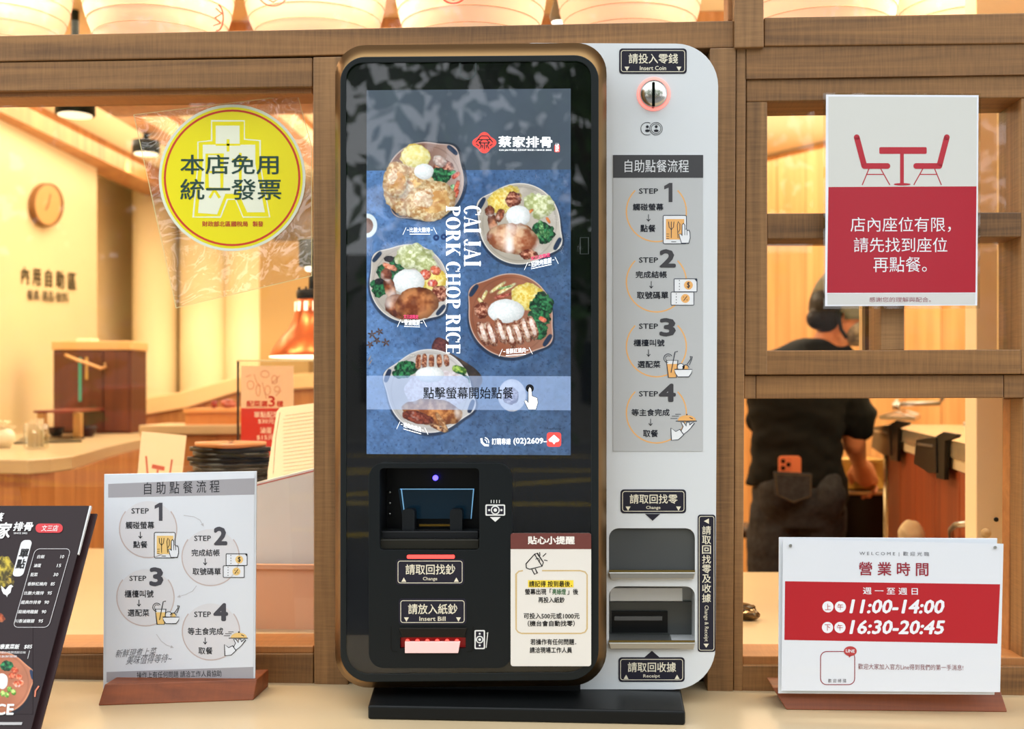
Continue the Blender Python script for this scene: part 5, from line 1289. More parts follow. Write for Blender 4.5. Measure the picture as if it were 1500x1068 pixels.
p.poly([(353, 598), (428, 598), (428, 690), (353, 690)], PR, 1, 'red_field')
for q in ((367, 564, 5, 6), (388, 548, 6, 5), (402, 556, 4, 6), (378, 572, 3, 8), (392, 572, 4, 7), (406, 570, 4, 4)): p.arc(q[0], q[1], q[2], 0, 360, 1, PK, 2, 'food_sketch', ry=q[3])
for q in (((360, 552), (368, 549)), ((372, 548), (376, 560), (382, 566)), ((398, 562), (410, 550)), ((384, 560), (390, 584)), ((404, 580), (412, 572))): p.stroke(list(q), 1, PK, 2, 'food_sketch')
p.text('配菜選', 361, 587, 392, 596, PR, .02); p.text('3', 393, 580, 403, 596, PR, .02); p.text('樣', 405, 587, 415, 596, PR, .02)
p.text('單點配菜', 372, 603, 409, 612, W3, .012); p.text('$30元', 378, 613.5, 402, 621, W3, .012); p.text('滷蛋', 381, 626, 398, 635, W3, .012); p.text('$15元', 376, 637, 402, 645, W3, .012)
p.done()
# heat lamp
c = at(461, 523, 1.2); k_ = 2.85/1700
HL = thing('heat_lamp', 'copper bell heat lamp hanging beside the left post', 'lamp', tuple(c))
COP = mat('copper', (214, 122, 72), .28, .85)
lathe('lamp_bell', [(66*k_, 0), (65.5*k_, 3*k_), (62*k_, 12*k_), (50*k_, 28*k_), (38*k_, 42*k_), (32*k_, 56*k_), (29*k_, 68*k_), (27.5*k_, 84*k_), (24*k_, 86*k_)], c, COP, HL, 48)
lathe('glowing_rim', [(64*k_, -1.5*k_), (66.3*k_, -1.2*k_), (66.3*k_, 1*k_), (64*k_, 1*k_)], c, mat('lit_rim', (255, 236, 206), .4, emit=2), HL, 48)
for i in range(14):
    a_ = 2*math.pi*i/14; q = c+Vector((28.6*k_*math.cos(a_), 28.6*k_*math.sin(a_), 74*k_))
    ta = Vector((-math.sin(a_), math.cos(a_), 0))*3*k_; nr = Vector((math.cos(a_), math.sin(a_), 0))*1.0*k_; up_ = Vector((0, 0, 7*k_))
    v = [q+s1*ta+s2*up_+s3*nr for s3 in (-1, 1) for s2 in (-1, 1) for s1 in (-1, 1)]
    fixn(mk('vent_slot', v, [(0, 1, 3, 2), (4, 5, 7, 6), (0, 1, 5, 4), (2, 3, 7, 6), (0, 2, 6, 4), (1, 3, 7, 5)], mat('lit_vent', (255, 240, 214), .4, emit=1.3), HL))
lathe('black_cap', [(26*k_, 86*k_), (27*k_, 90*k_), (27*k_, 98*k_), (18*k_, 100*k_)], c, BLACKM, HL, 32)
for i in range(10):
    a_ = 2*math.pi*i/10; q = c+Vector((24*k_*math.cos(a_), 24*k_*math.sin(a_), 98*k_)); box('cap_fin', q.x-.002, q.x+.002, q.y-.002, q.y+.002, q.z, q.z+.008, BLACKM, HL)
lathe('lamp_stem', [(9*k_, 98*k_), (9*k_, 118*k_), (5*k_, 122*k_), (5*k_, 150*k_)], c, mat('green_black', (26, 34, 26), .4), HL, 16)
tube('lamp_cord', [c+Vector((0, 0, 150*k_)), (c.x, c.y, 2.45)], .003, BLACKM, HL, 6)
c = at(460, 372, 1.6); t = thing('track_spotlight', 'grey box spotlight partly hidden by the left post below the round sticker', 'lamp', tuple(c))
box('lamp_body', c.x-.045, c.x+.045, c.y, c.y+.08, c.z-.035, c.z+.045, mat('grey_lamp_body', (96, 104, 98), .4), t, .004); tube('lamp_stem', [c+Vector((0, .04, .045)), (c.x, c.y+.04, 2.45)], .006, BLACKM, t, 8)
lathe('lamp_lens', [(.02, -.045), (.024, -.035)], (c.x-.01, c.y+.03, c.z), LAMPW, t, 16)
# stack of plates on a riser
Yp = .62; kk = (1.65+Yp)/1700
c = at(338, 640, Yp)
rs_ = thing('wooden_riser', 'plain wooden riser under the stack of black plates', 'stand', (c.x, c.y, zi))
zr = at(338, 716, Yp).z
box('riser_top', c.x-.10, c.x+.10, c.y-.08, c.y+.09, zr-.015, zr, WBAR, rs_, .002); box('riser_side', c.x-.095, c.x-.08, c.y-.07, c.y+.08, zi, zr-.015, WBAR, rs_); box('riser_side', c.x+.08, c.x+.095, c.y-.07, c.y+.08, zi, zr-.015, WBAR, rs_)
def eared_plate(z, R, m, m2, label, rot):
    t = thing('eared_plate', label, 'plate', (c.x, c.y, z), 'stacked black plates with handles')
    n = 56; loops = []
    for rr0, dz in ((.55, 0), (.88, .002), (1.0, .006), (1.0, .0135), (.92, .0085), (.55, .0055)):
        lp = []
        for i in range(n):
            a_ = 2*math.pi*i/n; e = 1+(.24*math.exp(-(min(abs(((a_-rot+math.pi) % (2*math.pi))-math.pi), abs(((a_-rot) % (2*math.pi))-math.pi))/.36)**2))*(1 if rr0 > .88 else 0)
            lp.append(Vector((c.x+R*rr0*e*math.cos(a_), c.y+R*rr0*e*math.sin(a_)*.9, z+dz)))
        loops.append(lp)
    o = loopmesh('plate_body', loops, m, t, True, True)
    for s in (0, math.pi):
        hx, hy = c.x+R*1.08*math.cos(rot+s), c.y+R*1.08*math.sin(rot+s)*.9
        lathe('handle_slot', [(.006, 0), (.006, .001)], (hx, hy, z+.0122), BLACKG, t, 12)
    return t
dkp = mat('black_stoneware', (26, 24, 22), .3); brp = mat('brown_stoneware', (196, 132, 82), .35)
for i in range(9):
    z = zr+.0013+i*.0098; lab = 'topmost plate of the stack, pale brown with handles' if i == 8 else 'black plate in the stack behind the step-by-step sign, %s' % ('lowest of all', 'second from the bottom', 'third from the bottom', 'fourth from the bottom', 'fifth from the bottom', 'fourth from the top', 'third from the top', 'just under the brown one')[i]
    eared_plate(z, .070, brp if i == 8 else dkp, dkp, lab, math.radians(12*(i % 3)-20 if i < 8 else -75))
# folded table card, clipboard, carton with white bag
CP = P3((200, 700, .80), (266, 704, .80), (207, 632, .85))
tcard = thing('table_card', 'pale folded card with a red table symbol behind the step-by-step sign', 'card', tuple(at(235, 800, .78)))
solid('card_face', [(207.5, 632), (273, 638), (254, 818), (190, 812)], CP, .0015, mat('pale_card', (222, 204, 172), .5), tcard)
p = Print(CP, tcard, .0003); CR = ink(176, 66, 34)
for q in (((214, 668), (216.5, 700)), ((252, 673), (248, 700)), ((231, 688), (230, 704))): p.stroke(list(q), 2.6, CR, 1, 'table_symbol')
p.poly([(223, 680), (241.5, 683.5), (240.5, 689.5), (222, 686)], CR, 1, 'table_symbol'); p.done()
NPl = P3((392, 700, .40), (457, 700, .40), (405, 603, .46))
nb_ = thing('order_pad', 'tall cream pad of ruled paper leaning beside the left post', 'notepad', tuple(at(430, 860, .38)))
solid('pad_block', [(405, 603), (410, 597), (500, 585), (500, 858), (386, 858), (392, 690)], NPl, .01, mat('cream_pad', (244, 230, 196), .6), nb_, .001)
p = Print(NPl, nb_, .0003)
for i in range(17): p.stroke([(415 if i else 418, 609+i*5.4-i*.0), (499, 598+i*5.4)], .6, ink(206, 180, 140), 1, 'ruled_lines')
p.stroke([(410, 604), (404, 640), (400, 694)], .7, ink(150, 110, 70), 1, 'ruled_lines'); p.done()
bx_ = thing('open_carton', 'pinkish brown cardboard box on the inner worktop beside the left post', 'box', tuple(at(410, 930, .17)))
CB = mat('cardboard', (222, 168, 132), .8, vary=.05, scale=9)
a, b = at(300, 829, .16), at(520, 829, .16)
box('front_panel', a.x, b.x, .16, .163, zi, a.z, CB, bx_); box('back_panel', a.x, b.x, .30, .303, zi, a.z, CB, bx_); box('side_panel', a.x, a.x+.003, .163, .30, zi, a.z, CB, bx_); box('side_panel', b.x-.003, b.x, .163, .30, zi, a.z, CB, bx_)
box('folded_rim', a.x, b.x, .155, .165, a.z-.004, a.z+.004, mat('cardboard_rim', (216, 160, 124), .8), bx_, .001); box('bottom_panel', a.x, b.x, .163, .3, zi, zi+.003, CB, bx_)
WB = thing('white_bag', 'greyish white paper bag with a red line standing in the cardboard box', 'bag', tuple(at(410, 900, .22)))
bag = solid('bag_body', [(318, 722), (375, 707), (500, 676), (500, 930), (318, 930)], .185, .08, mat('grey_white_paper', (226, 220, 212), .6, vary=.08, scale=7), WB, .006)
p = Print(.185, WB, .0004); p.stroke([(318, 728), (375, 711), (500, 680)], 1.4, ink(200, 70, 60), 1, 'red_line'); p.done()

# ================================================================ BEHIND THE HATCH, RIGHT
TOPZ = 1.20
KA, KB = atz(1300, 622, TOPZ), atz(1432, 652, TOPZ)
kd = (KB-KA).normalized(); kn = Vector((-kd.y, kd.x, 0)); kn = kn if kn.dot(EYE-KA) > 0 else -kn
KP = Pl(KA, kn)
ks = thing('kitchen_counter', 'red-brown veneered kitchen counter with a steel top and white band', 'counter', (KA.x, KA.y, 0))
KE = KB+kd*.12
def kseg(name, z0, z1, m, off, t, A=KA, B=KE):
    v = [(q.x, q.y, z) for z in (z0, z1) for q in (A+kn*off, B+kn*off, B+kn*(off-t), A+kn*(off-t))]
    return fixn(mk(name, v, [(0, 1, 2, 3), (4, 5, 6, 7), (0, 1, 5, 4), (1, 2, 6, 5), (2, 3, 7, 6), (3, 0, 4, 7)], m, ks))
L_ = (KE-KA).length
zw1, zw0 = TOPZ-.036, TOPZ-.060
kseg('steel_rim', zw1, TOPZ, mat('bright_warm_steel', (236, 222, 190), .25, .75), .012, .9); kseg('white_band', zw0, zw1, mat('cream_band', (232, 214, 176), .4), .006, .06)
npn = 5
for i in range(npn):
    P0, P1 = KA+kd*(L_*i/npn+.002), KA+kd*(L_*(i+1)/npn-.002); o = kseg('veneer_panel', 0, zw0, WRED, 0, .04, P0, P1); bev(o, .006)
tube('corner_trim', [(KA.x-.0, KA.y, 0), (KA.x, KA.y, zw0)], .012, mat('warm_steel', (206, 182, 140), .25, .9), ks, 12)
v = [(q.x, q.y, z) for z in (0, zw0) for q in (KA, KA-kn*.7, KA-kn*.7+kd*.02, KA+kd*.02)]
fixn(mk('end_panel', v, [(0, 1, 2, 3), (4, 5, 6, 7), (0, 1, 5, 4), (1, 2, 6, 5), (2, 3, 7, 6), (3, 0, 4, 7)], WRED, ks))
# black clip-on holders hooked over the rim
def holder(px0, px1, ytop, ybot, lab, strapw):
    """box with a strap hooked over the counter rim, drawn on the counter face plane"""
    t = thing('rim_holder', lab, 'holder', tuple(KP.un((px0+px1)/2, ybot, .02)), 'black holders clipped on the steel rim')
    g = mat('rubber_black', (26, 24, 20), .35)
    h = ybot-ytop; w = px1-px0
    solid('holder_box', [(px0+w*.06, ytop+h*.06), (px0+w*.5, ytop), (px0+w*.52, ytop+h*.84), (px0+w*.34, ytop+h*.84), (px0, ytop+h*.62)], KP, .012, g, t, .002, off=.028)
    solid('strap', [(px0+w*.42, ytop+h*.10), (px0+w*.5, ytop-h*.02), (px0+w*.68, ytop-h*.12), (px1, ytop-h*.06), (px1-w*.04, ytop+h*.02), (px1-w*.28, ytop+h*.10), (px1-w*.30, ybot), (px0+w*.52, ybot-h*.04)], KP, .010, g, t, .002, off=.024)
    solid('chrome_clip', [(px0+w*.08, ytop+h*.14), (px0+w*.42, ytop+h*.19), (px0+w*.42, ytop+h*.25), (px0+w*.08, ytop+h*.2)], KP, .002, STEEL, t, .0005, off=.030)
holder(1338, 1402, 640, 703, 'black holder clipped on the steel rim nearer the cream column', 20)
holder(1276, 1330, 622, 676, 'black holder clipped on the steel rim beside the person\'s arm', 18)
# chrome rail, tap, flat tray, drawer pull, cloth
cab_y = 2.55
t = thing('chrome_rail', 'bent chrome rail fixed to the wood wall behind the counter', 'rail', tuple(at(1345, 590, cab_y)))
tube('rail_bar', [at(1313, 586, cab_y), at(1314, 592, cab_y), at(1345, 591.5, cab_y), at(1376, 591, cab_y), at(1380, 586, cab_y), at(1381, 575, cab_y)], .008, STEEL, t, 10); lathe('rail_knob', [(.014, -.012), (.014, .012)], at(1313, 595, cab_y), STEEL, t, 12)
t = thing('tap', 'chrome tap standing on the steel counter beside the cream column', 'tap', tuple(atz(1424, 622, TOPZ)))
c = atz(1424, 624, TOPZ); tube('tap_body', [c, c+Vector((0, 0, .10)), c+Vector((.01, -.02, .14)), c+Vector((.0, -.07, .13))], [.016, .014, .012, .010], STEEL, t, 12); lathe('tap_base', [(.026, 0), (.024, .012)], c, STEEL, t, 20)
t = thing('steel_tray', 'flat steel tray lying on the counter right of the sleeve', 'tray', tuple(atz(1315, 612, TOPZ)))
v0 = [atz(1288, 615, TOPZ), atz(1340, 617, TOPZ), atz(1348, 612.5, TOPZ), atz(1300, 610.5, TOPZ)]
slab('tray_base', [(q.x, q.y) for q in v0], TOPZ+.001, TOPZ+.016, STEEL, t, 0, .002)
for s in (0, 1): tube('tray_handle', [v0[s*2]+Vector((0, 0, .012)), (v0[s*2]+v0[s*2+1])/2+Vector((0, 0, .03)), v0[s*2+1]+Vector((0, 0, .012))], .003, STEEL, t, 6)
t = thing('bin_handle_rail', 'curved chrome pull low on the veneered counter', 'handle', tuple(KP.un(1410, 770, .03)))
tube('pull_bar', [KP.un(1394, 790, .01), KP.un(1393, 776, .03), KP.un(1400, 769, .04), KP.un(1432, 766, .04), KP.un(1450, 770, .01)], .006, STEEL, t, 10)
bm = bmesh.new(); bmesh.ops.create_icosphere(bm, subdivisions=4, radius=.034)
for q in bm.verts: q.co = Vector((q.co.x*.9, q.co.y*.5, q.co.z*1.0))*(1+.35*noise.noise(q.co*16)+.12*noise.noise(q.co*45))
me = bpy.data.meshes.new('cloth_bundle'); bm.to_mesh(me); bm.free(); me.polygons.foreach_set('use_smooth', [True]*len(me.polygons)); me.materials.append(mat('cream_cloth', (240, 222, 180), .8))
o = bpy.data.objects.new('cloth_bundle', me); COL.objects.link(o); o.location = KP.un(1333, 783, .06); tag(o, 'crumpled cream cloth in front of the veneered counter', 'cloth')
sb = thing('low_stand', 'low dark stand under the crumpled cloth', 'stand', (o.location.x, o.location.y, 0)); box('stand_top', o.location.x-.1, o.location.x+.1, o.location.y-.06, o.location.y+.06, o.location.z-.06, o.location.z-.038, BLACKM, sb, .003); box('stand_leg', o.location.x-.08, o.location.x+.08, o.location.y-.04, o.location.y+.04, 0, o.location.z-.06, BLACKM, sb)
# cream column at the right of the hatch
cp = thing('hatch_column', 'cream column with small holes at the right of the serving hatch', 'column', (at(1455, 700, .38).x, .38, 0))
a, b = at(1430, 700, .38), at(1481, 700, .38); box('column_body', a.x, b.x+.05, .38, .44, zi, 2.3, mat('cream_column', (248, 230, 196), .5), cp, .002)
lathe_hole = [(1459, 761, 3.2, BK), (1444, 781, 7, mat('cream_cap', (216, 188, 142), .5))]
for x, y, r, m_ in lathe_hole: ydome('screw_hole' if r < 5 else 'round_cap', at(x, y, .379), [(r*.0012, 0), (r*.0012, .002)], m_, cp, 20)
solid('dark_latch', rr(1471, 903, 1477, 926, 2), .372, .006, BLACKP, cp, .001)
# steel bucket and black bin beside the person
c = at(1262, 716, 2.3); bk_ = thing('food_bucket', 'brassy steel bucket under the person\'s hand', 'bucket', (c.x, c.y, c.z))
BR = mat('brassy_steel', (196, 160, 92), .28, .9)
lathe('bucket_body', [(.075, 0), (.085, .01), (.09, .09), (.094, .093), (.086, .093), (.08, .012)], c, BR, bk_, 36)
tube('bucket_handle', [c+Vector((-.09, 0, .085)), c+Vector((-.07, -.05, .10)), c+Vector((0, -.085, .10)), c+Vector((.07, -.05, .10)), c+Vector((.09, 0, .085))], .004, BR, bk_, 8)
lathe('bucket_lid', [(.09, .094), (.085, .1), (.01, .112)], c+Vector((.0, .03, .0)), BR, bk_, 36)
bb = thing('waste_bin', 'black rectangular bin on a steel frame below the bucket', 'bin', (c.x, c.y, 0))
box('bin_body', c.x-.07, c.x+.085, c.y-.08, c.y+.1, c.z-.30, c.z-.014, BLACKP, bb, .008); box('bin_rim', c.x-.085, c.x+.095, c.y-.09, c.y+.11, c.z-.014, c.z-.001, mat('rim_steel', (180, 160, 120), .35, .7), bb, .003)
for s in (-.085, .095): 
    for d_ in (-.09, .1): box('frame_leg', c.x+s-.008, c.x+s+.008, c.y+d_-.008, c.y+d_+.008, 0, c.z-.014, STEEL, bb)
box('lower_shelf', c.x-.085, c.x+.095, c.y-.09, c.y+.1, c.z-.32, c.z-.30, BLACKM, bb)
# chair legs seen low at the left of the hatch
t = thing('wire_stool', 'brass wire stool beside the person\'s leg', 'stool', tuple(at(1072, 860, 2.55))); 
c = at(1072, 770, 2.55); zt2 = c.z
lathe('stool_seat', [(.12, zt2-.03), (.13, zt2-.02), (.13, zt2)], (c.x, c.y, 0), mat('stool_pad', (70, 46, 24), .6), t, 28)
for k in range(4):
    a_ = k*1.571+.6; tube('stool_leg', [(c.x+.10*math.cos(a_), c.y+.10*math.sin(a_), zt2-.03), (c.x+.15*math.cos(a_), c.y+.15*math.sin(a_), 0)], .007, BR, t, 8)
pts = [(c.x+.125*math.cos(a_), c.y+.125*math.sin(a_), .42) for a_ in [2*math.pi*k/24 for k in range(25)]]; tube('foot_ring', pts, .006, BR, t, 8)
# crumpled foil packet lying on the inner worktop at the left of the hatch
c = atz(1093, 908, zi); bm = bmesh.new(); bmesh.ops.create_icosphere(bm, subdivisions=3, radius=.018)
for q in bm.verts: q.co = Vector((q.co.x*1.3, q.co.y*.8, q.co.z*.75))*(1+.5*noise.noise(q.co*70))
me = bpy.data.meshes.new('foil_scrap'); bm.to_mesh(me); bm.free(); me.materials.append(mat('dark_foil', (110, 90, 66), .2, .8))
o = bpy.data.objects.new('foil_scrap', me); COL.objects.link(o); o.location = c+Vector((0, 0, .014)); tag(o, 'crumpled dark foil on the worktop beside the right post', 'scrap')
#@@PART6

# ================================================================ PERSON
PYY = 2.0; SPX = 466.0
def H(px, py, dy=0.0): return at(px, py, PYY)+Vector((0, dy, 0))
def loft_vf(rings, seg=24):
    v, f = [], []
    for c, rx, ry in rings:
        for i in range(seg):
            a = 2*math.pi*i/seg; v.append((c[0]+rx*math.cos(a), c[1]+ry*math.sin(a), c[2]))
    for j in range(len(rings)-1):
        for i in range(seg):
            a, b = j*seg+i, j*seg+(i+1) % seg; f.append((a, b, b+seg, a+seg))
    f.append(tuple(range(seg))[::-1]); f.append(tuple((len(rings)-1)*seg+i for i in range(seg)))
    return v, f
def tcap(pts, r, seg=14):
    """tube with rounded ends"""
    pts = [Vector(p) for p in pts]; rs = list(r) if isinstance(r, (list, tuple)) else [r]*len(pts)
    d0 = (pts[0]-pts[1]).normalized(); d1 = (pts[-1]-pts[-2]).normalized()
    P = [pts[0]+d0*rs[0]*.9, pts[0]+d0*rs[0]*.6]+pts+[pts[-1]+d1*rs[-1]*.6, pts[-1]+d1*rs[-1]*.9]
    R_ = [rs[0]*.35, rs[0]*.78]+rs+[rs[-1]*.78, rs[-1]*.35]
    return tube_vf(P, R_, seg)
def ell(c, rx, ry, rz, rot=None, seg=20):
    bm = bmesh.new(); bmesh.ops.create_uvsphere(bm, u_segments=seg, v_segments=seg//2+2, radius=1)
    v = [Vector((q.co.x*rx, q.co.y*ry, q.co.z*rz)) for q in bm.verts]
    if rot is not None: v = [rot @ q for q in v]
    v = [q+Vector(c) for q in v]; f = [tuple(x.index for x in q.verts) for q in bm.faces]; bm.free(); return v, f
def fuse(name, pieces, voxel, m, parent, smooth=6, wrinkle=0.0, wscale=9.0):
    v, f = [], []
    for a, b in pieces:
        n = len(v); v += [tuple(q) for q in a]; f += [tuple(i+n for i in t) for t in b]
    me = bpy.data.meshes.new('t'); me.from_pydata(v, [], f); o = bpy.data.objects.new('t', me); COL.objects.link(o); fixn(o)
    r = o.modifiers.new('r', 'REMESH'); r.mode = 'VOXEL'; r.voxel_size = voxel
    s = o.modifiers.new('s', 'SMOOTH'); s.factor = .5; s.iterations = smooth
    bpy.context.view_layer.update()
    me2 = bpy.data.meshes.new_from_object(o.evaluated_get(bpy.context.evaluated_depsgraph_get()))
    bpy.data.objects.remove(o); me2.name = name
    off = root_loc(parent)
    n = len(me2.vertices); co = np.empty(n*3); no = np.empty(n*3); me2.vertices.foreach_get('co', co); me2.vertices.foreach_get('normal', no)
    co = co.reshape(-1, 3); no = no.reshape(-1, 3)
    if wrinkle:
        d = np.array([noise.noise(Vector((q[0]*wscale, q[1]*wscale, q[2]*wscale*2.2)))+.5*noise.noise(Vector((q[0]*wscale*2.3+5, q[1]*wscale*2, q[2]*wscale*4))) for q in co])
        co = co+no*(d*wrinkle)[:, None]
    co = co-np.array(off)[None]; me2.vertices.foreach_set('co', co.reshape(-1))
    me2.materials.clear(); me2.materials.append(m); me2.polygons.foreach_set('use_smooth', [True]*len(me2.polygons))
    o = bpy.data.objects.new(name, me2); COL.objects.link(o); o.parent = parent; return o
pers = thing('person', 'person in black T-shirt and dark jeans, back turned, reaching into a bucket', 'person', (at(1165, 700, PYY).x, PYY, 0))
SKIN = mat('warm_skin', (206, 130, 84), .5, vary=.06, scale=30)
SH = mat('black_tshirt', (17, 17, 13), .85, vary=.2, scale=60); JN = mat('dark_denim', (54, 54, 56), .8, vary=.3, scale=70)
hc = H(1231, 452, -.02)
sR, eR, wR = H(1240, 545, 0), H(1256, 652, .04), H(1277, 684, .16)
sL, eL, wL = H(1122, 548, .02), H(1128, 650, .16), H(1190, 676, .36)
def hand(w, d, side, up):
    """palm, four fingers of unequal length and a thumb, curled to hold"""
    d = d.normalized(); side = side.normalized(); up = up.normalized(); ps = []
    ps.append(tcap([w, w+d*.035+up*.003, w+d*.075], [.026, .036, .036], 14))
    for k, (o_, l) in enumerate(((-.030, .066), (-.010, .076), (.011, .072), (.030, .056))):
        b = w+d*.078+side*o_
        ps.append(tcap([b-d*.012, b+d*l*.42, b+d*l*.68-up*l*.30, b+d*l*.62-up*l*.70], [.0095, .009, .0085, .0078], 8))
    tb = w+d*.028-side*.026
    ps.append(tcap([tb, tb+d*.03-side*.022-up*.008, tb+d*.058-side*.020-up*.022], [.013, .0105, .009], 8))
    return ps
body = [ell(hc, .092, .074, .108), ell(hc+Vector((.05, 0, -.045)), .045, .052, .055), ell(hc+Vector((.098, 0, -.015)), .016, .012, .02), ell(hc+Vector((.012, -.074, -.012)), .018, .01, .03), ell(hc+Vector((.012, .074, -.012)), .018, .01, .03),
        tcap([hc+Vector((-.01, 0, -.06)), H(1214, 508, 0), H(1200, 532, 0)], [.052, .054, .062]),
        loft_vf([(H(1190, 520), .05, .06), (H(1184, 545), .135, .075), (H(1174, 600), .115, .07), (H(1170, 670), .105, .07), (H(1170, 720), .115, .08), (H(1170, 745), .11, .08)]),
        tcap([sR, eR], [.046, .036]), tcap([eR, wR], [.036, .023]), tcap([sL, eL], [.046, .036]), tcap([eL, wL], [.036, .023])]
body += hand(wR, Vector((.03, .05, -.045)), Vector((.8, -.55, .0)), Vector((.3, .5, .6)))
body += hand(wL, Vector((.07, .03, -.03)), Vector((.3, -.8, .0)), Vector((.2, .2, .8)))
kneeL, kneeR = at(1128, 900, PYY), at(1196, 900, PYY)
def ground(q, z=.05): return Vector((q.x, q.y, z))
body += [tcap([H(1144, 760), Vector((kneeL.x, PYY+.02, .50)), Vector((kneeL.x-.01, PYY-.02, .09))], [.066, .052, .038]), tcap([H(1194, 760), Vector((kneeR.x, PYY+.02, .50)), Vector((kneeR.x+.01, PYY-.02, .09))], [.066, .052, .038])]
fuse('body', body, .0052, SKIN, pers, 3)
shirt = [loft_vf([(H(1164, 712), .150, .124), (H(1165, 698), .150, .122), (H(1167, 672), .143, .115), (H(1166, 640), .140, .112), (H(1169, 600), .148, .116), (H(1176, 560), .172, .118), (H(1182, 532), .170, .105), (H(1190, 514), .128, .085), (H(1197, 502), .085, .066), (H(1200, 495), .058, .05)], 36),
         tcap([H(1226, 540), H(1245, 578, .01), H(1256, 614, .025), H(1258, 622, .03)], [.064, .064, .060, .058]), tcap([H(1124, 545), H(1122, 590, .05), H(1126, 618, .09)], [.06, .058, .055])]
shirt.append(loft_vf([(H(1205, 752, .0), .070, .098), (H(1200, 728, .0), .085, .11), (H(1198, 700, 0), .09, .112)], 24))
fuse('tshirt', shirt, .007, SH, pers, 5, .010, 9)
jl = [loft_vf([(H(1169, 770), .125, .10), (H(1169, 745), .142, .118), (H(1170, 722), .143, .122), (H(1170, 700), .138, .112), (H(1170, 684), .132, .105)], 32),
      tcap([H(1139, 745), H(1132, 800), Vector((kneeL.x, PYY+.02, .50)), Vector((kneeL.x-.012, PYY-.02, .06))], [.086, .082, .070, .058]), tcap([H(1199, 745), H(1197, 800), Vector((kneeR.x, PYY+.02, .50)), Vector((kneeR.x+.01, PYY-.02, .06))], [.088, .084, .070, .058]),
      ell(H(1139, 722, -.055), .07, .07, .085), ell(H(1200, 724, -.055), .072, .072, .088)]
fuse('jeans', jl, .007, JN, pers, 4, .005, 10)
for k in (kneeL, kneeR): 
    v, f = ell((k.x, PYY+.04, .035), .045, .13, .045); fixn(mk('shoe', v, f, BLACKM, pers, True))
# denim pocket with stitching and the seams
jb = PYY-.162
pk = solid('back_pocket', [(1134, 691), (1190, 694), (1189, 728), (1162, 738), (1137, 727)], jb, .02, mat('pocket_denim', (56, 55, 56), .8, vary=.3, scale=70), pers, .003)
p = Print(jb, pk, .0006); ST = ink(98, 78, 46)
p.stroke([(1136, 693), (1139, 725), (1162, 735), (1187, 727), (1188, 696)], .9, ST, 1, 'stitching'); p.stroke([(1134, 694.5), (1189, 697)], .8, ST, 1, 'stitching'); p.done()
hr = ell(hc+Vector((-.008, 0, .012)), .099, .082, .112); bun = ell(H(1195, 468, -.04), .037, .036, .035)
fuse('hair', [ell(hc+Vector((-.035, 0, .0)), .066, .080, .088), bun], .005, mat('black_hair', (26, 24, 26), .35, vary=.3, scale=90), pers, 2)
capm = mat('grey_cap_cloth', (112, 112, 96), .8, vary=.1, scale=40)
v, f = ell(hc+Vector((.008, 0, 0)), .106, .087, .130, None, 36)
keep = [i for i, q in enumerate(v) if q.z > hc.z-.056+1.0*max(0, hc.x+.0-q.x)]
ks_ = set(keep); cp_o = mk('cloth_cap', v, [t for t in f if all(i in ks_ for i in t)], capm, pers, True)
sm = cp_o.modifiers.new('thick', 'SOLIDIFY'); sm.thickness = .004
tube('mask_strap', [hc+Vector((-.02, -.079, .02)), hc+Vector((-.028, -.083, -.02)), hc+Vector((-.018, -.075, -.07)), hc+Vector((0, -.066, -.095))], .006, BLACKM, pers, 8)
mv, mf = ell(hc+Vector((.046, 0, -.070)), .060, .070, .048, None, 26)
mk('patterned_mask', mv, mf, mat('patterned_cloth', (150, 138, 118), .8, vary=.75, scale=55), pers, True)
# phone in the back pocket
c = at(1157, 690, PYY-.146); ph = thing('phone', 'rose gold phone with three round lenses sticking out of the jeans pocket', 'phone', tuple(c))
PHM = mat('rose_gold', (236, 138, 92), .3, .3)
b_ = solid('phone_body', rr(1140.5, 668, 1173.5, 728, 5), PYY-.146, .008, PHM, ph, .002)
cb2 = solid('camera_bump', rr(1142.5, 669.5, 1160, 690, 4), PYY-.1475, .002, mat('rose_gold_bump', (226, 126, 84), .35, .3), ph, .0008)
for x, y in ((1147, 675.5), (1147, 685.5), (1155, 680.5)): ydome('camera_lens', at(x, y, PYY-.1475), [(3.1/SPX, 0), (3.1/SPX, .0016), (2.2/SPX, .0018)], mat('lens_black', (28, 16, 14), .15), cb2, 20)
#@@PART7

# ================================================================ THE STREET BEHIND THE VIEWER (mirrored in the glass)
st = struct('road', 'grey asphalt road with yellow markings in front of the shop', 'road')
box('asphalt', -20, 20, -28, -4.6, 0.0, .012, mat('asphalt', (74, 76, 80), .8, vary=.15, scale=5), st)
YM = mat('yellow_road_paint', (250, 206, 30), .6)
for a_, b_ in (((-19, -9.0), (19, -9.0)), ((-19, -12), (19, -12)), ((-14, -12.2), (-8, -17.6)), ((-9, -12.2), (-3, -17.6)), ((-12, -17.6), (-5, -12.2)), ((-4, -12.2), (2, -17.6)), ((1, -12.2), (7, -17.6)), ((-19, -17.8), (14, -17.8)), ((-19, -22), (19, -22))):
    A_, B_ = Vector((*a_, .014)), Vector((*b_, .014)); d_ = (B_-A_).normalized(); n_ = Vector((-d_.y, d_.x, 0))*.13
    mk('road_line', [A_-n_, B_-n_, B_+n_, A_+n_], [(0, 1, 2, 3)], YM, st)
LV = [mat('leaf_dark', (64, 98, 52), .6, vary=.3, scale=3), mat('leaf_mid', (100, 138, 66), .6, vary=.3, scale=3)]
TRK = mat('tree_bark', (70, 58, 46), .9, vary=.3, scale=8)
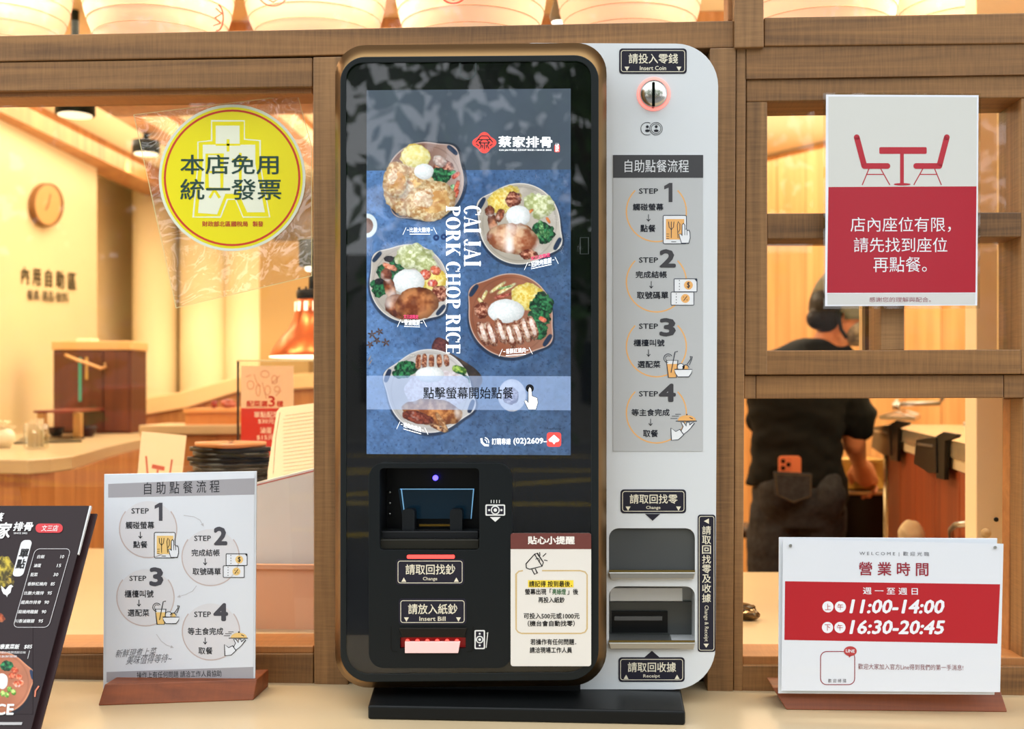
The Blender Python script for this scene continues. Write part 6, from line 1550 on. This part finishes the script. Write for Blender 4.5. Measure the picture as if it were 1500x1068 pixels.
def crown(seed, m):
    R_ = np.random.RandomState(seed); v, f = [], []
    for k in range(1500):
        cl_ = R_.randint(0, 9); cc_ = np.array([math.cos(cl_*2.4)*1.1, math.sin(cl_*2.4)*.9, (cl_ % 3)*.75-.5])
        p_ = cc_+R_.normal(0, .42, 3); a_ = R_.normal(0, 1, 3); a_ /= np.linalg.norm(a_); b_ = np.cross(a_, R_.normal(0, 1, 3)); b_ /= np.linalg.norm(b_); s_ = R_.uniform(.05, .10)
        n = len(v); v += [p_-a_*s_*1.6, p_+b_*s_*.8, p_+a_*s_*1.6, p_-b_*s_*.8]; f.append((n, n+1, n+2, n+3))
    me = bpy.data.meshes.new('leaf_crown'); me.from_pydata([tuple(q) for q in v], [], f); me.materials.append(m); return me
CR_ = [crown(3, LV[0]), crown(4, LV[1])]
for i, (x, y, s_, lab) in enumerate(((-8.6, -8.8, 1.3, 'broad street tree mirrored at the far left'), (-4.1, -9.4, 1.45, 'street tree mirrored left of the screen centre'), (.4, -8.9, 1.35, 'leafy street tree mirrored in the kiosk screen'),
                                     (4.9, -9.4, 1.4, 'street tree mirrored right of the screen'), (9.2, -9, 1.3, 'street tree mirrored at the far right'))):
    t = thing('street_tree', lab, 'tree', (x, y, 0), 'street trees across the pavement')
    for j, (dx, dz) in enumerate(((0, 3.2), (.5, 4.4))):
        o = bpy.data.objects.new('foliage', CR_[(i+j) % 2]); COL.objects.link(o); o.parent = t; o.location = (dx-.3, 0, dz); o.scale = (s_*.85, s_*.8, s_); o.rotation_euler = (0, 0, i*1.3+j); o['kind'] = 'stuff'
    tube('trunk', [(x, y, 0), (x+.05, y, 1.4), (x-.05, y, 3.2)], [.16, .13, .09], TRK, t, 10)
    for a_ in (0, 2.1, 4.2): tube('branch', [(x, y, 1.9), (x+.5*math.cos(a_), y+.4*math.sin(a_), 2.8), (x+1.0*math.cos(a_), y+.8*math.sin(a_), 3.5)], [.07, .05, .03], TRK, t, 8)
bd = thing('facing_building', 'grey building across the street with rows of windows', 'building', (0, -31, 0))
box('facade', -19, 19, -31.4, -31, 0, 5.2, mat('grey_render', (126, 124, 120), .8, vary=.1, scale=1), bd)
for i in range(9):
    for j in range(1): box('window', -12.6+i*3.1, -11+i*3.1, -31, -30.94, 1+j*2.9, 2.7+j*2.9, mat('dark_pane', (40, 50, 60), .15), bd)
# red car parked across the road
cx, cyy = -8.4, -20.0
car = thing('red_car', 'red hatchback parked across the road, mirrored in the left window', 'car', (cx, cyy, 0))
prof = [(-2.0, .35), (-2.05, .75), (-1.5, .92), (-.9, 1.40), (.6, 1.46), (1.2, 1.05), (1.9, .9), (2.0, .4)]
def side_extrude(name, pr_, y0, y1, m, parent, b=.05):
    v = [(cx+a, y, z) for y in (y0, y1) for a, z in pr_]; n = len(pr_)
    o = fixn(mk(name, v, [tuple(range(n)), tuple(range(n, 2*n))]+[(i, (i+1) % n, n+(i+1) % n, n+i) for i in range(n)], m, parent)); bev(o, b, 3, .3); return o
side_extrude('car_body', prof, cyy-.85, cyy+.85, mat('car_red', (190, 24, 30), .2, coat=1.0), car, .08)
side_extrude('side_window', [(-1.2, .95), (-.82, 1.34), (.5, 1.39), (.95, 1.0)], cyy+.84, cyy+.87, BLACKG, car, .01)
for wx in (-1.3, 1.3): ydome('wheel', (cx+wx, cyy+.78, .33), [(.33, -.1), (.33, .1), (.2, .12), (.18, .08)], BLACKM, car, 28)
